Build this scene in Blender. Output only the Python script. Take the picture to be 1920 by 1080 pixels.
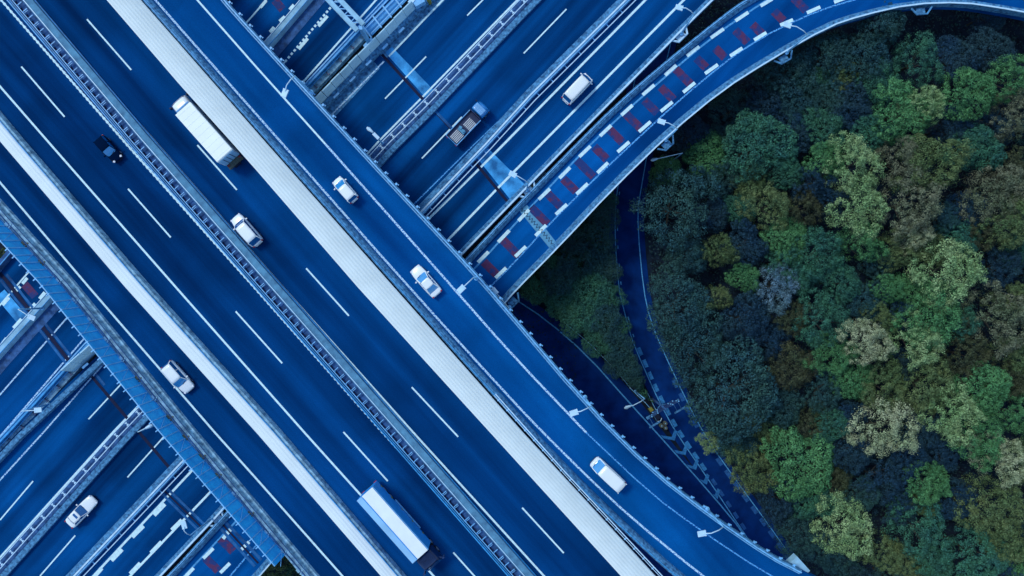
import bpy, bmesh, math, random
from mathutils import Vector, Matrix, noise
R = math.radians
random.seed(7)
for o in list(bpy.data.objects): bpy.data.objects.remove(o)
S = bpy.context.scene
C = bpy.context.collection

# ------------------------------------------------------------------ camera, sky, sun, exposure
ZC = 107.0                     # drone height
ZT, ZL, ZG = 22.0, 13.0, 0.0   # upper decks, lower decks, ground
K = 0.0655 / (ZC - ZT)         # metres per photo pixel per metre of depth
cam = bpy.data.cameras.new('camera'); cam.sensor_width = 36; cam.lens = 36 / (1920 * K)
cam.clip_end = 2000; cam.clip_start = 1
co = bpy.data.objects.new('camera', cam); C.objects.link(co)
co.location = (0, 0, ZC); S.camera = co

W = bpy.data.worlds.new('World'); S.world = W; W.use_nodes = True
nt = W.node_tree; bg = nt.nodes['Background']
sky = nt.nodes.new('ShaderNodeTexSky'); sky.sky_type = 'NISHITA'; sky.sun_disc = False
SUN_EL, SUN_AZ = R(52), R(-55)
sky.sun_elevation = SUN_EL; sky.sun_rotation = SUN_AZ
sky.air_density = 1.3; sky.dust_density = 0.3; sky.ozone_density = 3.0
nt.links.new(sky.outputs[0], bg.inputs[0]); bg.inputs[1].default_value = 0.15
sl = bpy.data.lights.new('sun', 'SUN'); sl.energy = 1.5; sl.angle = R(14); sl.color = (1.0, .98, .92)
so = bpy.data.objects.new('sun', sl); C.objects.link(so)
d = Vector((math.sin(SUN_AZ) * math.cos(SUN_EL), math.cos(SUN_AZ) * math.cos(SUN_EL), math.sin(SUN_EL)))
so.rotation_euler = d.to_track_quat('Z', 'Y').to_euler(); so.location = (0, 0, 90)
S.view_settings.view_transform = 'Standard'; S.view_settings.look = 'None'
S.view_settings.gamma = 1; S.view_settings.exposure = 0.28

# ------------------------------------------------------------------ helpers
def P(px, py, z):
    """photo pixel seen at height z -> world point"""
    s = K * (ZC - z)
    return Vector(((px - 960) * s, (540 - py) * s, z))
def PW(pts, z): return [P(x, y, z) for x, y in pts]
def ext(pts, a=160, b=160):
    pts = [Vector((p[0], p[1])) for p in pts]
    u = (pts[0] - pts[1]).normalized(); v = (pts[-1] - pts[-2]).normalized()
    return ([pts[0] + u * a] if a else []) + pts + ([pts[-1] + v * b] if b else [])
def arclen(pts):
    L = [0]
    for a, b in zip(pts, pts[1:]): L.append(L[-1] + (b - a).length)
    return L
def at_len(pts, L, s):
    for i in range(len(pts) - 1):
        if s <= L[i + 1] or i == len(pts) - 2:
            t = (s - L[i]) / max(L[i + 1] - L[i], 1e-6)
            return pts[i].lerp(pts[i + 1], t), (pts[i + 1] - pts[i]).normalized()
def smooth(pts, it=2):
    for _ in range(it):
        q = [pts[0]]
        for a, b in zip(pts, pts[1:]): q += [a.lerp(b, .25), a.lerp(b, .75)]
        q.append(pts[-1]); pts = q
    return pts
def resample(pts, n):
    L = arclen(pts); return [at_len(pts, L, L[-1] * i / (n - 1))[0] for i in range(n)]
def mesh_obj(name, verts, faces, mat, parent=None, shade=False):
    me = bpy.data.meshes.new(name); me.from_pydata([tuple(v) for v in verts], [], faces); me.validate(); me.update()
    if mat: me.materials.append(mat)
    o = bpy.data.objects.new(name, me); C.objects.link(o)
    if parent: o.parent = parent
    if shade:
        for p in me.polygons: p.use_smooth = True
    return o
class MB:
    def __init__(s): s.v = []; s.f = []
    def add(s, v, f):
        n = len(s.v); s.v += [Vector(q) for q in v]; s.f += [tuple(i + n for i in q) for q in f]
    def box(s, c, size, rot=0, m=None):
        x, y, z = [q / 2 for q in size]
        vs = [Vector((a * x, b * y, e * z)) for a in (-1, 1) for b in (-1, 1) for e in (-1, 1)]
        M = Matrix.Rotation(rot, 3, 'Z') if m is None else m
        s.add([M @ q + Vector(c) for q in vs], [(0, 1, 3, 2), (4, 6, 7, 5), (0, 4, 5, 1), (2, 3, 7, 6), (0, 2, 6, 4), (1, 5, 7, 3)])
    def bar(s, a, b, w, h=None):
        a = Vector(a); b = Vector(b); h = h or w; d = b - a; L = d.length
        q = d.to_track_quat('X', 'Z').to_matrix()
        s.box((a + b) / 2, (L, w, h), m=q)
    def tube(s, pts, r, n=8, r2=None):
        pts = [Vector(p) for p in pts]; rings = []
        for i, p in enumerate(pts):
            d = (pts[min(i + 1, len(pts) - 1)] - pts[max(i - 1, 0)]).normalized()
            u = d.orthogonal().normalized() if i == 0 else (u - d * u.dot(d)).normalized()
            w = d.cross(u); rr = r if r2 is None else r + (r2 - r) * i / (len(pts) - 1)
            rings.append([p + (u * math.cos(2 * math.pi * k / n) + w * math.sin(2 * math.pi * k / n)) * rr for k in range(n)])
        v = [q for ring in rings for q in ring]; f = []
        for i in range(len(pts) - 1):
            for k in range(n): f.append((i * n + k, i * n + (k + 1) % n, (i + 1) * n + (k + 1) % n, (i + 1) * n + k))
        f.append(tuple(range(n))[::-1]); f.append(tuple((len(pts) - 1) * n + k for k in range(n)))
        s.add(v, f)
    def lathe(s, c, prof, n=16):
        c = Vector(c); v = []; f = []
        for r, z in prof:
            for k in range(n): v.append(c + Vector((r * math.cos(2 * math.pi * k / n), r * math.sin(2 * math.pi * k / n), z)))
        for i in range(len(prof) - 1):
            for k in range(n): f.append((i * n + k, i * n + (k + 1) % n, (i + 1) * n + (k + 1) % n, (i + 1) * n + k))
        f.append(tuple(range(n))[::-1]); f.append(tuple((len(prof) - 1) * n + k for k in range(n)))
        s.add(v, f)
    def sweep(s, pts, prof, closed=True):
        n = len(prof); v = []; f = []
        sg = 1 if (pts[1] - pts[0]).y >= 0 else -1
        for i, p in enumerate(pts):
            d = (pts[min(i + 1, len(pts) - 1)] - pts[max(i - 1, 0)]); d.z = 0; d.normalize()
            nr = Vector((d.y, -d.x, 0)) * sg
            for o, dz in prof: v.append(p + nr * o + Vector((0, 0, dz)))
        for i in range(len(pts) - 1):
            for k in range(n if closed else n - 1):
                a, b = i * n + k, i * n + (k + 1) % n
                f.append((a, b, b + n, a + n))
        if closed and n > 2:
            f.append(tuple(range(n))[::-1]); f.append(tuple((len(pts) - 1) * n + k for k in range(n)))
        s.add(v, f)
    def build(s, name, mat, parent=None, shade=False, bevel=0, sub=0):
        o = mesh_obj(name, s.v, s.f, mat, parent, shade)
        bm = bmesh.new(); bm.from_mesh(o.data); bmesh.ops.recalc_face_normals(bm, faces=bm.faces); bm.to_mesh(o.data); bm.free()
        if bevel:
            m = o.modifiers.new('bevel', 'BEVEL'); m.width = bevel; m.segments = 2; m.limit_method = 'ANGLE'
        if sub:
            m = o.modifiers.new('sub', 'SUBSURF'); m.levels = sub; m.render_levels = sub
        return o
def side(d):
    n = Vector((d.y, -d.x, 0)).normalized(); return n if n.x >= 0 else -n
def rect(w0, w1, z0, z1): return [(w0, z0), (w1, z0), (w1, z1), (w0, z1)]
def tag(o, label=None, cat=None, group=None, kind=None):
    if label: o['label'] = label
    if cat: o['category'] = cat
    if group: o['group'] = group
    if kind: o['kind'] = kind
    return o
def empty(name, loc=(0, 0, 0), rz=0, **k):
    o = bpy.data.objects.new(name, None); C.objects.link(o); o.location = loc; o.rotation_euler = (0, 0, rz)
    o.empty_display_size = .5
    return tag(o, **k)
def children(o): return [c for c in bpy.data.objects if c.parent == o]
def copy_tree(o, parent=None):
    c = o.copy(); C.objects.link(c); c.parent = parent
    for ch in children(o): copy_tree(ch, c)
    return c
def at_root(root, o):
    """part built in world coordinates, root moved away from the origin"""
    o.matrix_parent_inverse = root.matrix_basis.inverted(); return o

# ------------------------------------------------------------------ materials
def mat(name, c, rough=.6, var=.15, scale=6.0, metal=0, rot=0, stretch=(1, 1, 1), c2=None, spec=.3, fine=0, bump=0, coat=0):
    m = bpy.data.materials.new(name); m.use_nodes = True; n = m.node_tree.nodes; l = m.node_tree.links
    b = n['Principled BSDF']; b.inputs['Roughness'].default_value = rough; b.inputs['Metallic'].default_value = metal
    b.inputs['Specular IOR Level'].default_value = spec
    if coat: b.inputs['Coat Weight'].default_value = coat; b.inputs['Coat Roughness'].default_value = .08
    tc = n.new('ShaderNodeTexCoord'); mp = n.new('ShaderNodeMapping'); mp.vector_type = 'TEXTURE'
    mp.inputs['Rotation'].default_value = (0, 0, rot); mp.inputs['Scale'].default_value = stretch
    l.new(tc.outputs['Object'], mp.inputs[0])
    t = n.new('ShaderNodeTexNoise'); t.inputs['Scale'].default_value = scale; t.inputs['Detail'].default_value = 6
    l.new(mp.outputs[0], t.inputs[0])
    r = n.new('ShaderNodeValToRGB'); l.new(t.outputs[0], r.inputs[0])
    a = [x * (1 - var) for x in c]; d2 = [min(1, x * (1 + var)) for x in (c2 or c)]
    r.color_ramp.elements[0].position = .32; r.color_ramp.elements[1].position = .68
    r.color_ramp.elements[0].color = (*a, 1); r.color_ramp.elements[1].color = (*d2, 1)
    out = r.outputs[0]
    if fine:
        t2 = n.new('ShaderNodeTexNoise'); t2.inputs['Scale'].default_value = 9; t2.inputs['Detail'].default_value = 8; t2.inputs['Roughness'].default_value = .9
        l.new(tc.outputs['Object'], t2.inputs[0])
        mr = n.new('ShaderNodeMapRange'); mr.inputs[1].default_value = .3; mr.inputs[2].default_value = .7
        mr.inputs[3].default_value = 1 - fine; mr.inputs[4].default_value = 1 + fine
        l.new(t2.outputs[0], mr.inputs[0])
        if fine > .3:
            t3 = n.new('ShaderNodeTexNoise'); t3.inputs['Scale'].default_value = .07; t3.inputs['Detail'].default_value = 4; t3.inputs['Distortion'].default_value = .6
            l.new(tc.outputs['Object'], t3.inputs[0])
            m3 = n.new('ShaderNodeMapRange'); m3.inputs[1].default_value = .35; m3.inputs[2].default_value = .65; m3.inputs[3].default_value = .78; m3.inputs[4].default_value = 1.22
            l.new(t3.outputs[0], m3.inputs[0]); v3 = n.new('ShaderNodeVectorMath'); v3.operation = 'SCALE'; l.new(out, v3.inputs[0]); l.new(m3.outputs[0], v3.inputs['Scale']); out = v3.outputs[0]
        mx = n.new('ShaderNodeVectorMath'); mx.operation = 'SCALE'
        l.new(out, mx.inputs[0]); l.new(mr.outputs[0], mx.inputs['Scale']); out = mx.outputs[0]
    l.new(out, b.inputs['Base Color'])
    if bump:
        bp = n.new('ShaderNodeBump'); bp.inputs['Strength'].default_value = bump; bp.inputs['Distance'].default_value = .02
        l.new(t.outputs[0], bp.inputs['Height']); l.new(bp.outputs[0], b.inputs['Normal'])
    return m
TA = R(-48.6); LA = R(47.5)   # running directions of upper and lower roads
M = {}
M['asphalt_top'] = mat('asphalt_upper', (.0008, .030, .125), .9, .2, .42, rot=TA, stretch=(30, 1, 1), c2=(.0012, .050, .185), spec=.01, fine=.45)
M['asphalt_ramp'] = mat('asphalt_ramp', (.001, .054, .22), .9, .16, .3, rot=TA, stretch=(12, 1, 1), c2=(.0015, .082, .28), spec=.01, fine=.38)
M['asphalt_low'] = mat('asphalt_lower', (.001, .034, .14), .9, .26, .4, rot=LA, stretch=(26, 1, 1), c2=(.0015, .066, .23), spec=.01, fine=.42)
M['asphalt_curve'] = mat('asphalt_curved_ramp', (.001, .058, .24), .9, .22, .35, rot=LA, stretch=(14, 1, 1), c2=(.0015, .086, .30), spec=.01, fine=.38)
M['asphalt_ground'] = mat('asphalt_ground', (.001, .020, .12), .92, .2, .5, c2=(.0015, .028, .15), spec=.06, fine=.22)
M['paint'] = mat('road_paint', (.6, .86, .92), .75, .14, 3, fine=.16)
M['paint_blue'] = mat('aged_blue_white_paint', (.07, .32, .62), .8, .25, 3, fine=.25)
M['red'] = None
M['joint_light'] = mat('expansion_joint_concrete', (.018, .20, .52), .85, .4, .6, c2=(.05, .33, .66), fine=.2)
M['joint_mid'] = mat('weathered_joint_concrete', (.008, .075, .24), .85, .3, .8, c2=(.014, .12, .32), fine=.25)
M['joint_grey'] = mat('grey_joint_concrete', (.10, .31, .48), .85, .2, 1, fine=.15)
M['joint_dark'] = mat('rubber_joint', (.001, .006, .04), .8, .2, 2)
M['concrete'] = mat('weathered_concrete', (.16, .34, .50), .9, .42, 1.6, c2=(.24, .44, .56), fine=.25, bump=.3)
M['kerb_grey'] = mat('grey_blue_kerb', (.07, .20, .34), .9, .16, 1.2, c2=(.09, .26, .40), fine=.25)
M['concrete_blue'] = mat('blue_grey_concrete', (.028, .12, .27), .9, .3, 2.6, c2=(.075, .25, .44), fine=.3)
M['concrete_pale'] = mat('pale_concrete', (.26, .50, .66), .85, .22, .8, fine=.15)
M['concrete_dark'] = mat('stained_concrete', (.03, .10, .26), .9, .4, 1.5, fine=.3)
M['steel'] = mat('pale_blue_steel', (.16, .46, .78), .5, .18, 2, spec=.5)
M['steel_white'] = mat('white_steel_rail', (.48, .72, .88), .45, .1, 2, spec=.5)
M['steel_blue'] = mat('blue_steel', (.03, .31, .66), .5, .22, 1.5, spec=.5)
M['steel_dark'] = mat('dark_steel', (.008, .035, .12), .5, .2, 3, spec=.5)
M['white_panel'] = mat('white_ribbed_metal', (.74, .85, .85), .6, .04, .4, spec=.3)
M['wall_panel'] = mat('pale_blue_wall_panel', (.42, .70, .84), .6, .12, .5, spec=.3)
M['acrylic'] = mat('blue_acrylic_sheet', (.02, .42, 1.0), .35, .2, .9, spec=.5, fine=.12)
M['gutter'] = mat('dark_gutter', (.001, .008, .05), .95, .3, 2)
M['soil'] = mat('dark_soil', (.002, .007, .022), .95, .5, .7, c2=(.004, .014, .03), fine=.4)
M['glass'] = mat('car_window_glass', (.008, .10, .30), .08, .05, 2, spec=.8)
M['glass_bright'] = mat('bright_windshield_glass', (.03, .26, .58), .1, .1, 2, spec=.8)
M['tyre'] = mat('tyre_rubber', (.004, .006, .012), .9, .1, 8)
M['rim'] = mat('wheel_rim_metal', (.35, .42, .5), .4, .1, 8, metal=.7)
M['car_white'] = mat('white_car_paint', (.8, .87, .88), .3, .02, 1, spec=.5, coat=.6)
M['car_black'] = mat('black_car_paint', (.001, .009, .035), .6, .1, 1, spec=.0)
M['car_blue'] = mat('blue_truck_paint', (.03, .24, .62), .35, .1, 1, spec=.5, coat=.4)
M['trim'] = mat('dark_trim', (.003, .008, .03), .6, .1, 4)
M['lamp_red'] = mat('red_tail_lens', (.35, .02, .04), .3, .05, 4)
M['lamp_clear'] = mat('clear_headlight_lens', (.7, .75, .8), .15, .05, 4, spec=.8)
M['truck_white'] = mat('white_truck_body', (.82, .9, .9), .45, .06, .5, spec=.4)
M['truck_pale'] = mat('pale_blue_truck_body', (.28, .56, .82), .45, .12, .4, spec=.4)
M['truck_side'] = mat('blue_truck_side', (.02, .27, .72), .45, .12, .6, spec=.4)
M['truck_dark'] = mat('dark_blue_cab', (.002, .016, .075), .35, .1, 1, spec=.5)
M['cargo'] = mat('pale_slats', (.5, .55, .6), .7, .15, 4)
M['yellow'] = mat('yellow_paint', (.22, .22, .04), .6, .15, 4)
M['wood'] = mat('worn_wood', (.10, .12, .10), .9, .3, 5, fine=.3)
M['bark'] = mat('bark', (.035, .035, .03), .95, .4, 5, fine=.3)
def broken_paint(name, c, base, cover=.55, scale=7):
    m = mat(name, c, .8, .1, 3); n = m.node_tree.nodes; l = m.node_tree.links; b = n['Principled BSDF']
    tc = n.new('ShaderNodeTexCoord'); t = n.new('ShaderNodeTexNoise'); t.inputs['Scale'].default_value = scale; t.inputs['Detail'].default_value = 2
    l.new(tc.outputs['Object'], t.inputs[0])
    mr = n.new('ShaderNodeMapRange'); mr.inputs[1].default_value = cover - .06; mr.inputs[2].default_value = cover + .06; l.new(t.outputs[0], mr.inputs[0])
    mx = n.new('ShaderNodeMix'); mx.data_type = 'RGBA'; l.new(mr.outputs[0], mx.inputs[0])
    src = b.inputs['Base Color'].links[0].from_socket
    l.new(src, mx.inputs[6]); mx.inputs[7].default_value = (*base, 1); l.new(mx.outputs[2], b.inputs['Base Color'])
    return m
M['red'] = broken_paint('worn_red_road_paint', (.085, .026, .095), (.012, .036, .17), .50, 1.1)
M['speckle'] = broken_paint('speckled_edge_paint', (.5, .74, .88), (.02, .16, .5), .56, 6)
M['speckle_blue'] = broken_paint('speckled_blue_paint', (.1, .42, .8), (.006, .07, .3), .54, 6)

# ------------------------------------------------------------------ road building
def strip(name, A, B, z, m, thick=1.4, n=60, parent=None):
    """slab between two pixel polylines"""
    a = resample(PW(A, z), n); b = resample(PW(B, z), n); v = []; f = []
    for p, q in zip(a, b):
        v += [p, q, q - Vector((0, 0, thick)), p - Vector((0, 0, thick))]
    for i in range(n - 1):
        for k in range(4):
            s0, s1 = i * 4 + k, i * 4 + (k + 1) % 4; f.append((s0, s1, s1 + 4, s0 + 4))
    f += [(0, 1, 2, 3), tuple((n - 1) * 4 + k for k in (3, 2, 1, 0))]
    mb = MB(); mb.add(v, f); return mb.build(name, m, parent)
def sheet(name, polys, m, parent):
    mb = MB()
    for p in polys: mb.add(p, [tuple(range(len(p)))])
    o = mb.build(name, m, parent)
    for p in o.data.polygons:
        if p.normal.z < 0: p.flip()
    return o
def ribbon(mb, pts, w):
    mb.sweep(pts, [(-w / 2, 0), (w / 2, 0)], closed=False)
def lines(name, paths, z, w, m, parent, sm=0):
    mb = MB()
    for p in paths:
        q = PW(p, z); q = smooth(q, sm) if sm else q
        ribbon(mb, q, w)
    o = mb.build(name, m, parent)
    return o
def piers(parent, pts, ztop, rad=1.3):
    for x, y in pts:
        p = P(x, y, ztop); mb = MB(); mb.tube([(p.x, p.y, -.2), (p.x, p.y, ztop - 1.4)], rad, 14)
        mb.build('pier', M['concrete'], parent, True)

# --- upper viaduct -------------------------------------------------
topL = ext([(0, 402), (125, 540), (345, 810), (573, 1080)], 620, 300)
bandR = ext([(265, 0), (502, 270), (741, 540), (982, 810), (1231, 1080)], 160, 300)
barIn = [(267 - 130, -150), (267, 0), (505, 270), (745, 540), (986, 810), (1080, 909), (1170, 996), (1268, 1084), (1460, 1240)]
topR = [(300, -150), (422, 0), (480, 65), (670, 272), (870, 487), (935, 560), (1100, 755), (1222, 878), (1335, 965), (1440, 1037), (1525, 1082), (1760, 1190)]
road_top = strip('road', topL, bandR, ZT, M['asphalt_top']); tag(road_top, kind='structure')
piers(road_top, [(300, 420), (520, 560), (760, 860), (620, 780)], ZT)
rampZ = ZT
ramp = strip('road', [(a, b) for a, b in barIn], topR, ZT - .02, M['asphalt_ramp'], n=110); tag(ramp, kind='structure')
# re-pair ramp edges by row so the slab stays square
def strip_rows(A, B, z, m, rows, thick=1.4, name='road'):
    def xa(path, y):
        for (x0, y0), (x1, y1) in zip(path, path[1:]):
            if y0 <= y <= y1: return x0 + (x1 - x0) * (y - y0) / (y1 - y0)
        return path[-1][0]
    return strip(name, [(xa(A, y), y) for y in rows], [(xa(B, y), y) for y in rows], z, m, thick, n=len(rows))
bpy.data.objects.remove(ramp)
rows = list(range(-150, 1185, 20)); ramp = strip_rows(barIn, topR, ZT - .02, M['asphalt_ramp'], rows); tag(ramp, kind='structure')
z1 = ZT + .012
lines('lane_marking', [ext([(0, 342), (168, 540), (402, 810), (480, 897), (642, 1080)]),
      ext([(0, 162), (94, 270), (331, 540), (570, 810), (813, 1080)]),
      ext([(59, 0), (295, 270), (532, 540), (774, 810), (1020, 1080)])], z1, .24, M['paint'], road_top)
bl = MB(); base = PW(ext([(2, 0), (237, 270), (478, 540), (717, 810), (961, 1080)]), z1); ribbon(bl, base, .2)
L = arclen(base); s = 0
while s < L[-1]:
    p, dd = at_len(base, L, s); bl.box(p + Vector((0, 0, .012)), (.3, .3, .02), math.atan2(dd.y, dd.x)); s += .62
bl.build('rumble_line', M['paint'], road_top)
lines('dash_marking', [[(40, 125), (121, 219)], [(240, 354), (320, 445)], [(442, 584), (529, 681)], [(644, 810), (727, 902)], [(850, 1036), (893, 1084)], [(-42, 31), (-120, -58)],
      [(163, 36), (246, 131)], [(370, 272), (444, 356)], [(574, 503), (654, 592)], [(772, 726), (859, 819)], [(979, 952), (1057, 1037)], [(88, -50), (20, -126)]], z1, .19, M['paint'], road_top)
lines('speckled_line', [[(291 - 130, -150), (291, 0), (530, 270), (768, 540), (960, 750), (1017, 810), (1110, 902), (1185, 972), (1317, 1080), (1450, 1180)]], z1 - .02, .25, M['speckle'], ramp, 1)
lines('lane_marking', [[(370 - 130, -150), (370, 0), (480, 125), (610, 270)]], z1 - .02, .22, M['paint'], ramp)
lines('speckled_line', [[(610, 270), (850, 540), (960, 665), (1099, 811)]], z1 - .02, .25, M['speckle'], ramp, 1)
lines('faded_line', [[(1099, 811), (1222, 927), (1310, 992), (1435, 1075), (1560, 1140)]], z1 - .02, .16, M['speckle_blue'], ramp, 1)

# median guardrail on the upper viaduct
mid = ext([(35, 0), (264, 270), (501, 540), (738, 810), (970, 1075)], 60, 60)
midw = PW(mid, ZT)
gr = empty('guardrail', midw[2], label='median guardrail with ladder-like brackets between the two main carriageways of the upper viaduct', cat='guardrail')
mb = MB(); mb.sweep(midw, rect(-.95, 1.62, 0, .06)); at_root(gr, mb.build('gutter', M['gutter'], gr))
mb = MB(); mb.sweep(midw, rect(.5, 1.5, .05, .75)); at_root(gr, mb.build('concrete_kerb', M['kerb_grey'], gr, bevel=.04))
mb = MB(); mb.sweep(midw, rect(.62, .70, .75, .85)); at_root(gr, mb.build('cap_strip', M['steel_white'], gr))
mb = MB(); mb.sweep(midw, rect(1.5, 1.62, .06, .3)); at_root(gr, mb.build('kerb', M['steel_blue'], gr))
mb = MB(); mb.sweep(midw, rect(-.92, -.80, .45, .8)); mb.sweep(midw, rect(-.70, -.62, .5, .72)); at_root(gr, mb.build('rail', M['steel_blue'], gr))
mb = MB(); mb.sweep(midw, rect(-.45, -.36, .72, .8)); at_root(gr, mb.build('rail', M['steel'], gr))
L = arclen(midw); nb = 96
for i in range(nb):
    p, dd = at_len(midw, L, L[-1] * (i + .5) / nb); a = math.atan2(dd.y, dd.x); nr = side(dd)
    mb = MB(); mb.box(p + nr * (-.13) + Vector((0, 0, .55)), (.09, .78, .08), a)
    if i % 2: mb.box(p + nr * (-.1) + dd * .2 + Vector((0, 0, .52)), (.06, .6, .06), a)
    mb.box(p + nr * (-.38) + dd * .1 + Vector((0, 0, .28)), (.12, .12, .5), a)
    at_root(gr, mb.build('bracket', M['steel'], gr))
mb = MB(); mb.sweep(midw, rect(-.3, .5, .06, .12)); at_root(gr, mb.build('base_plate', M['concrete_dark'], gr))

# curved white noise barrier arching over the edge of the main carriageway
def canopy(name, label, right, left, zr, zl, bulge, ribs, panel, m, n=120, seam=True):
    a = resample(PW(right, zr), n); b = resample(PW(left, zl), n)
    root = empty(name, (a[n // 2] + b[n // 2]) / 2, label=label, cat='noise barrier')
    prof = []
    for i in range(ribs * 2 + 1):
        t = i / (ribs * 2); prof.append((t, math.sin(math.pi * min(t * 1.0, 1)) * bulge + (.03 if i % 2 else 0)))
    v = []; f = []; w = len(prof) * 2
    for p, q in zip(a, b):
        for t, dz in prof: v.append(p.lerp(q, t) + Vector((0, 0, dz)))
        for t, dz in reversed(prof): v.append(p.lerp(q, t) + Vector((0, 0, dz - .14)))
    for i in range(n - 1):
        for k in range(w):
            s0, s1 = i * w + k, i * w + (k + 1) % w; f.append((s0, s1, s1 + w, s0 + w))
    mb = MB(); mb.add(v, f); at_root(root, mb.build('ribbed_panel', m, root))
    L = arclen(a); cnt = int(L[-1] / panel)
    for i in range(1, cnt):
        s = L[-1] * i / cnt; p, _ = at_len(a, L, s); Lb = arclen(b); q, _ = at_len(b, Lb, Lb[-1] * i / cnt)
        mb = MB(); pts = [p.lerp(q, t) + Vector((0, 0, math.sin(math.pi * t) * bulge - .16)) for t in (0, .2, .4, .6, .8, 1)]
        mb.tube(pts, .07, 6); at_root(root, mb.build('support_rib', M['steel'], root))
    return root
bandL = ext([(200, 0), (338, 160), (437, 270), (483, 322), (672, 540), (918, 810), (1164, 1080)], 150, 150)
bandRc = ext([(264, 0), (501, 270), (740, 540), (980, 810), (1229, 1080)], 150, 150)
cn = canopy('noise_barrier', 'broad white ribbed noise barrier arching beside the ramp on the upper viaduct', bandRc, bandL, ZT + 1.05, ZT + 3.2, .3, 8, 4.2, M['white_panel'])
# parapet below / beside it
mb = MB(); q = PW(barIn, ZT); mb.sweep(smooth(q, 1), [(.0, 0), (.9, 0), (.8, .5), (.55, .95), (.12, .95), (0, .6)])
cb = mb.build('concrete_barrier', M['concrete_blue'], None); tag(cb, 'weathered concrete barrier along the left edge of the ramp, beside the broad white band', 'concrete barrier')
mb = MB(); mb.sweep(smooth(q, 1), rect(.26, .33, .96, 1.1)); mb.build('handrail', M['steel_blue'], cb)
mb = MB(); q2 = PW(bandR, ZT); mb.sweep(q2, rect(-.35, -.02, 0, 1.0)); cbase = mb.build('barrier_base', M['concrete_blue'], cn); at_root(cn, cbase)
# rail with posts along the outer edge of the band where the ramp parts from it
rp = PW([(925, 742), (982, 806), (1060, 893), (1160, 1000), (1231, 1076), (1300, 1150)], ZT + 1.15)
rr = empty('edge_rail', rp[2], label='thin white edge rail with short posts where the ramp splits from the white band', cat='railing')
mb = MB(); mb.sweep(rp, rect(.28, .4, .0, .1)); mb.sweep(rp, rect(.05, .12, -.1, .0)); at_root(rr, mb.build('rail', M['steel_white'], rr))
L = arclen(rp)
for i in range(22):
    p, dd = at_len(rp, L, L[-1] * (i + .5) / 22); nr = side(dd); mb = MB(); mb.box(p + nr * .17 + Vector((0, 0, -.1)), (.14, .42, .12), math.atan2(dd.y, dd.x)); at_root(rr, mb.build('post', M['steel'], rr))

# tall white noise wall on the left with its concrete foot
lwBase = ext([(0, 229), (34, 270), (268, 540), (512, 810), (744, 1080)], 150, 150)
lwTop = ext([(0, 265), (236, 540), (484, 815), (714, 1080)], 150, 150)
wl = canopy('noise_barrier', 'narrow white ribbed noise barrier with a concrete foot on the left of the upper viaduct', lwBase, lwTop, ZT + 1.0, ZT + 1.25, .10, 4, 4.2, M['white_panel'])
mb = MB(); mb.sweep(PW(lwBase, ZT), [(-.35, 0), (.95, 0), (.8, .8), (-.35, .95)]); at_root(wl, mb.build('concrete_foot', M['concrete'], wl, bevel=.04))
mb = MB(); mb.sweep(PW(lwBase, ZT + 1.0), rect(.03, .12, -.02, .08)); at_root(wl, mb.build('edge_strip', M['steel_blue'], wl))

# left parapet and acrylic screen
pl = PW(topL, ZT)
par = empty('parapet', pl[2], label='weathered stepped concrete parapet along the far left edge of the upper viaduct', cat='parapet')
mb = MB(); mb.sweep(pl, [(.06, 0), (1.35, 0), (1.25, .35), (.95, .38), (.9, .95), (.35, 1.0), (.3, .8), (.06, .8)]); at_root(par, mb.build('concrete_wall', M['concrete'], par))
mb = MB(); mb.sweep(pl, rect(.86, .92, .96, 1.04)); mb.sweep(pl, rect(.42, .52, 1.0, 1.12)); at_root(par, mb.build('cable_duct', M['concrete_dark'], par))
L = arclen(pl); s = 3
while s < L[-1] - 3:
    p, dd = at_len(pl, L, s); nr = side(dd); mb = MB(); mb.box(p + nr * .25 + Vector((0, 0, 1.03)), (.5, .35, .14), math.atan2(dd.y, dd.x)); mb.box(p + nr * .4 + dd * .4 + Vector((0, 0, 1.02)), (.16, .6, .1), math.atan2(dd.y, dd.x) + .4)
    at_root(par, mb.build('anchor_block', M['wood'] if random.random() < .35 else M['concrete_pale'], par)); s += 3.05
sc0 = PW([(-135, 270), (0, 411), (107, 525), (325, 795), (535, 1040)], ZT + .9)
scr = empty('acrylic_screen', sc0[2], label='bright blue translucent acrylic noise screen with posts on the left edge of the upper viaduct', cat='noise screen')
HS = 2.9
mb = MB(); mb.sweep(sc0, [(-.06, 0), (0, 0), (-.3, HS), (-.36, HS)]); at_root(scr, mb.build('acrylic_panel', M['acrylic'], scr))
mb = MB(); mb.sweep(sc0, rect(-.4, -.28, HS, HS + .08)); mb.sweep(sc0, rect(.02, .1, .0, .12)); at_root(scr, mb.build('frame_rail', M['steel'], scr))
L = arclen(sc0); npost = 55
for i in range(npost):
    p, dd = at_len(sc0, L, L[-1] * (i + .5) / npost); nr = side(dd); a = math.atan2(dd.y, dd.x)
    mb = MB(); mb.bar(p + nr * .06, p - nr * .24 + Vector((0, 0, HS + .1)), .1, .1); mb.box(p - nr * .5 + Vector((0, 0, HS)), (.12, .45, .12), a)
    if i % 3 == 0: mb.bar(p + nr * .06 + Vector((0, 0, .3)), p - nr * .16 + dd * 1.1 + Vector((0, 0, HS * .8)), .05)
    at_root(scr, mb.build('post', M['steel'], scr))

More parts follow.
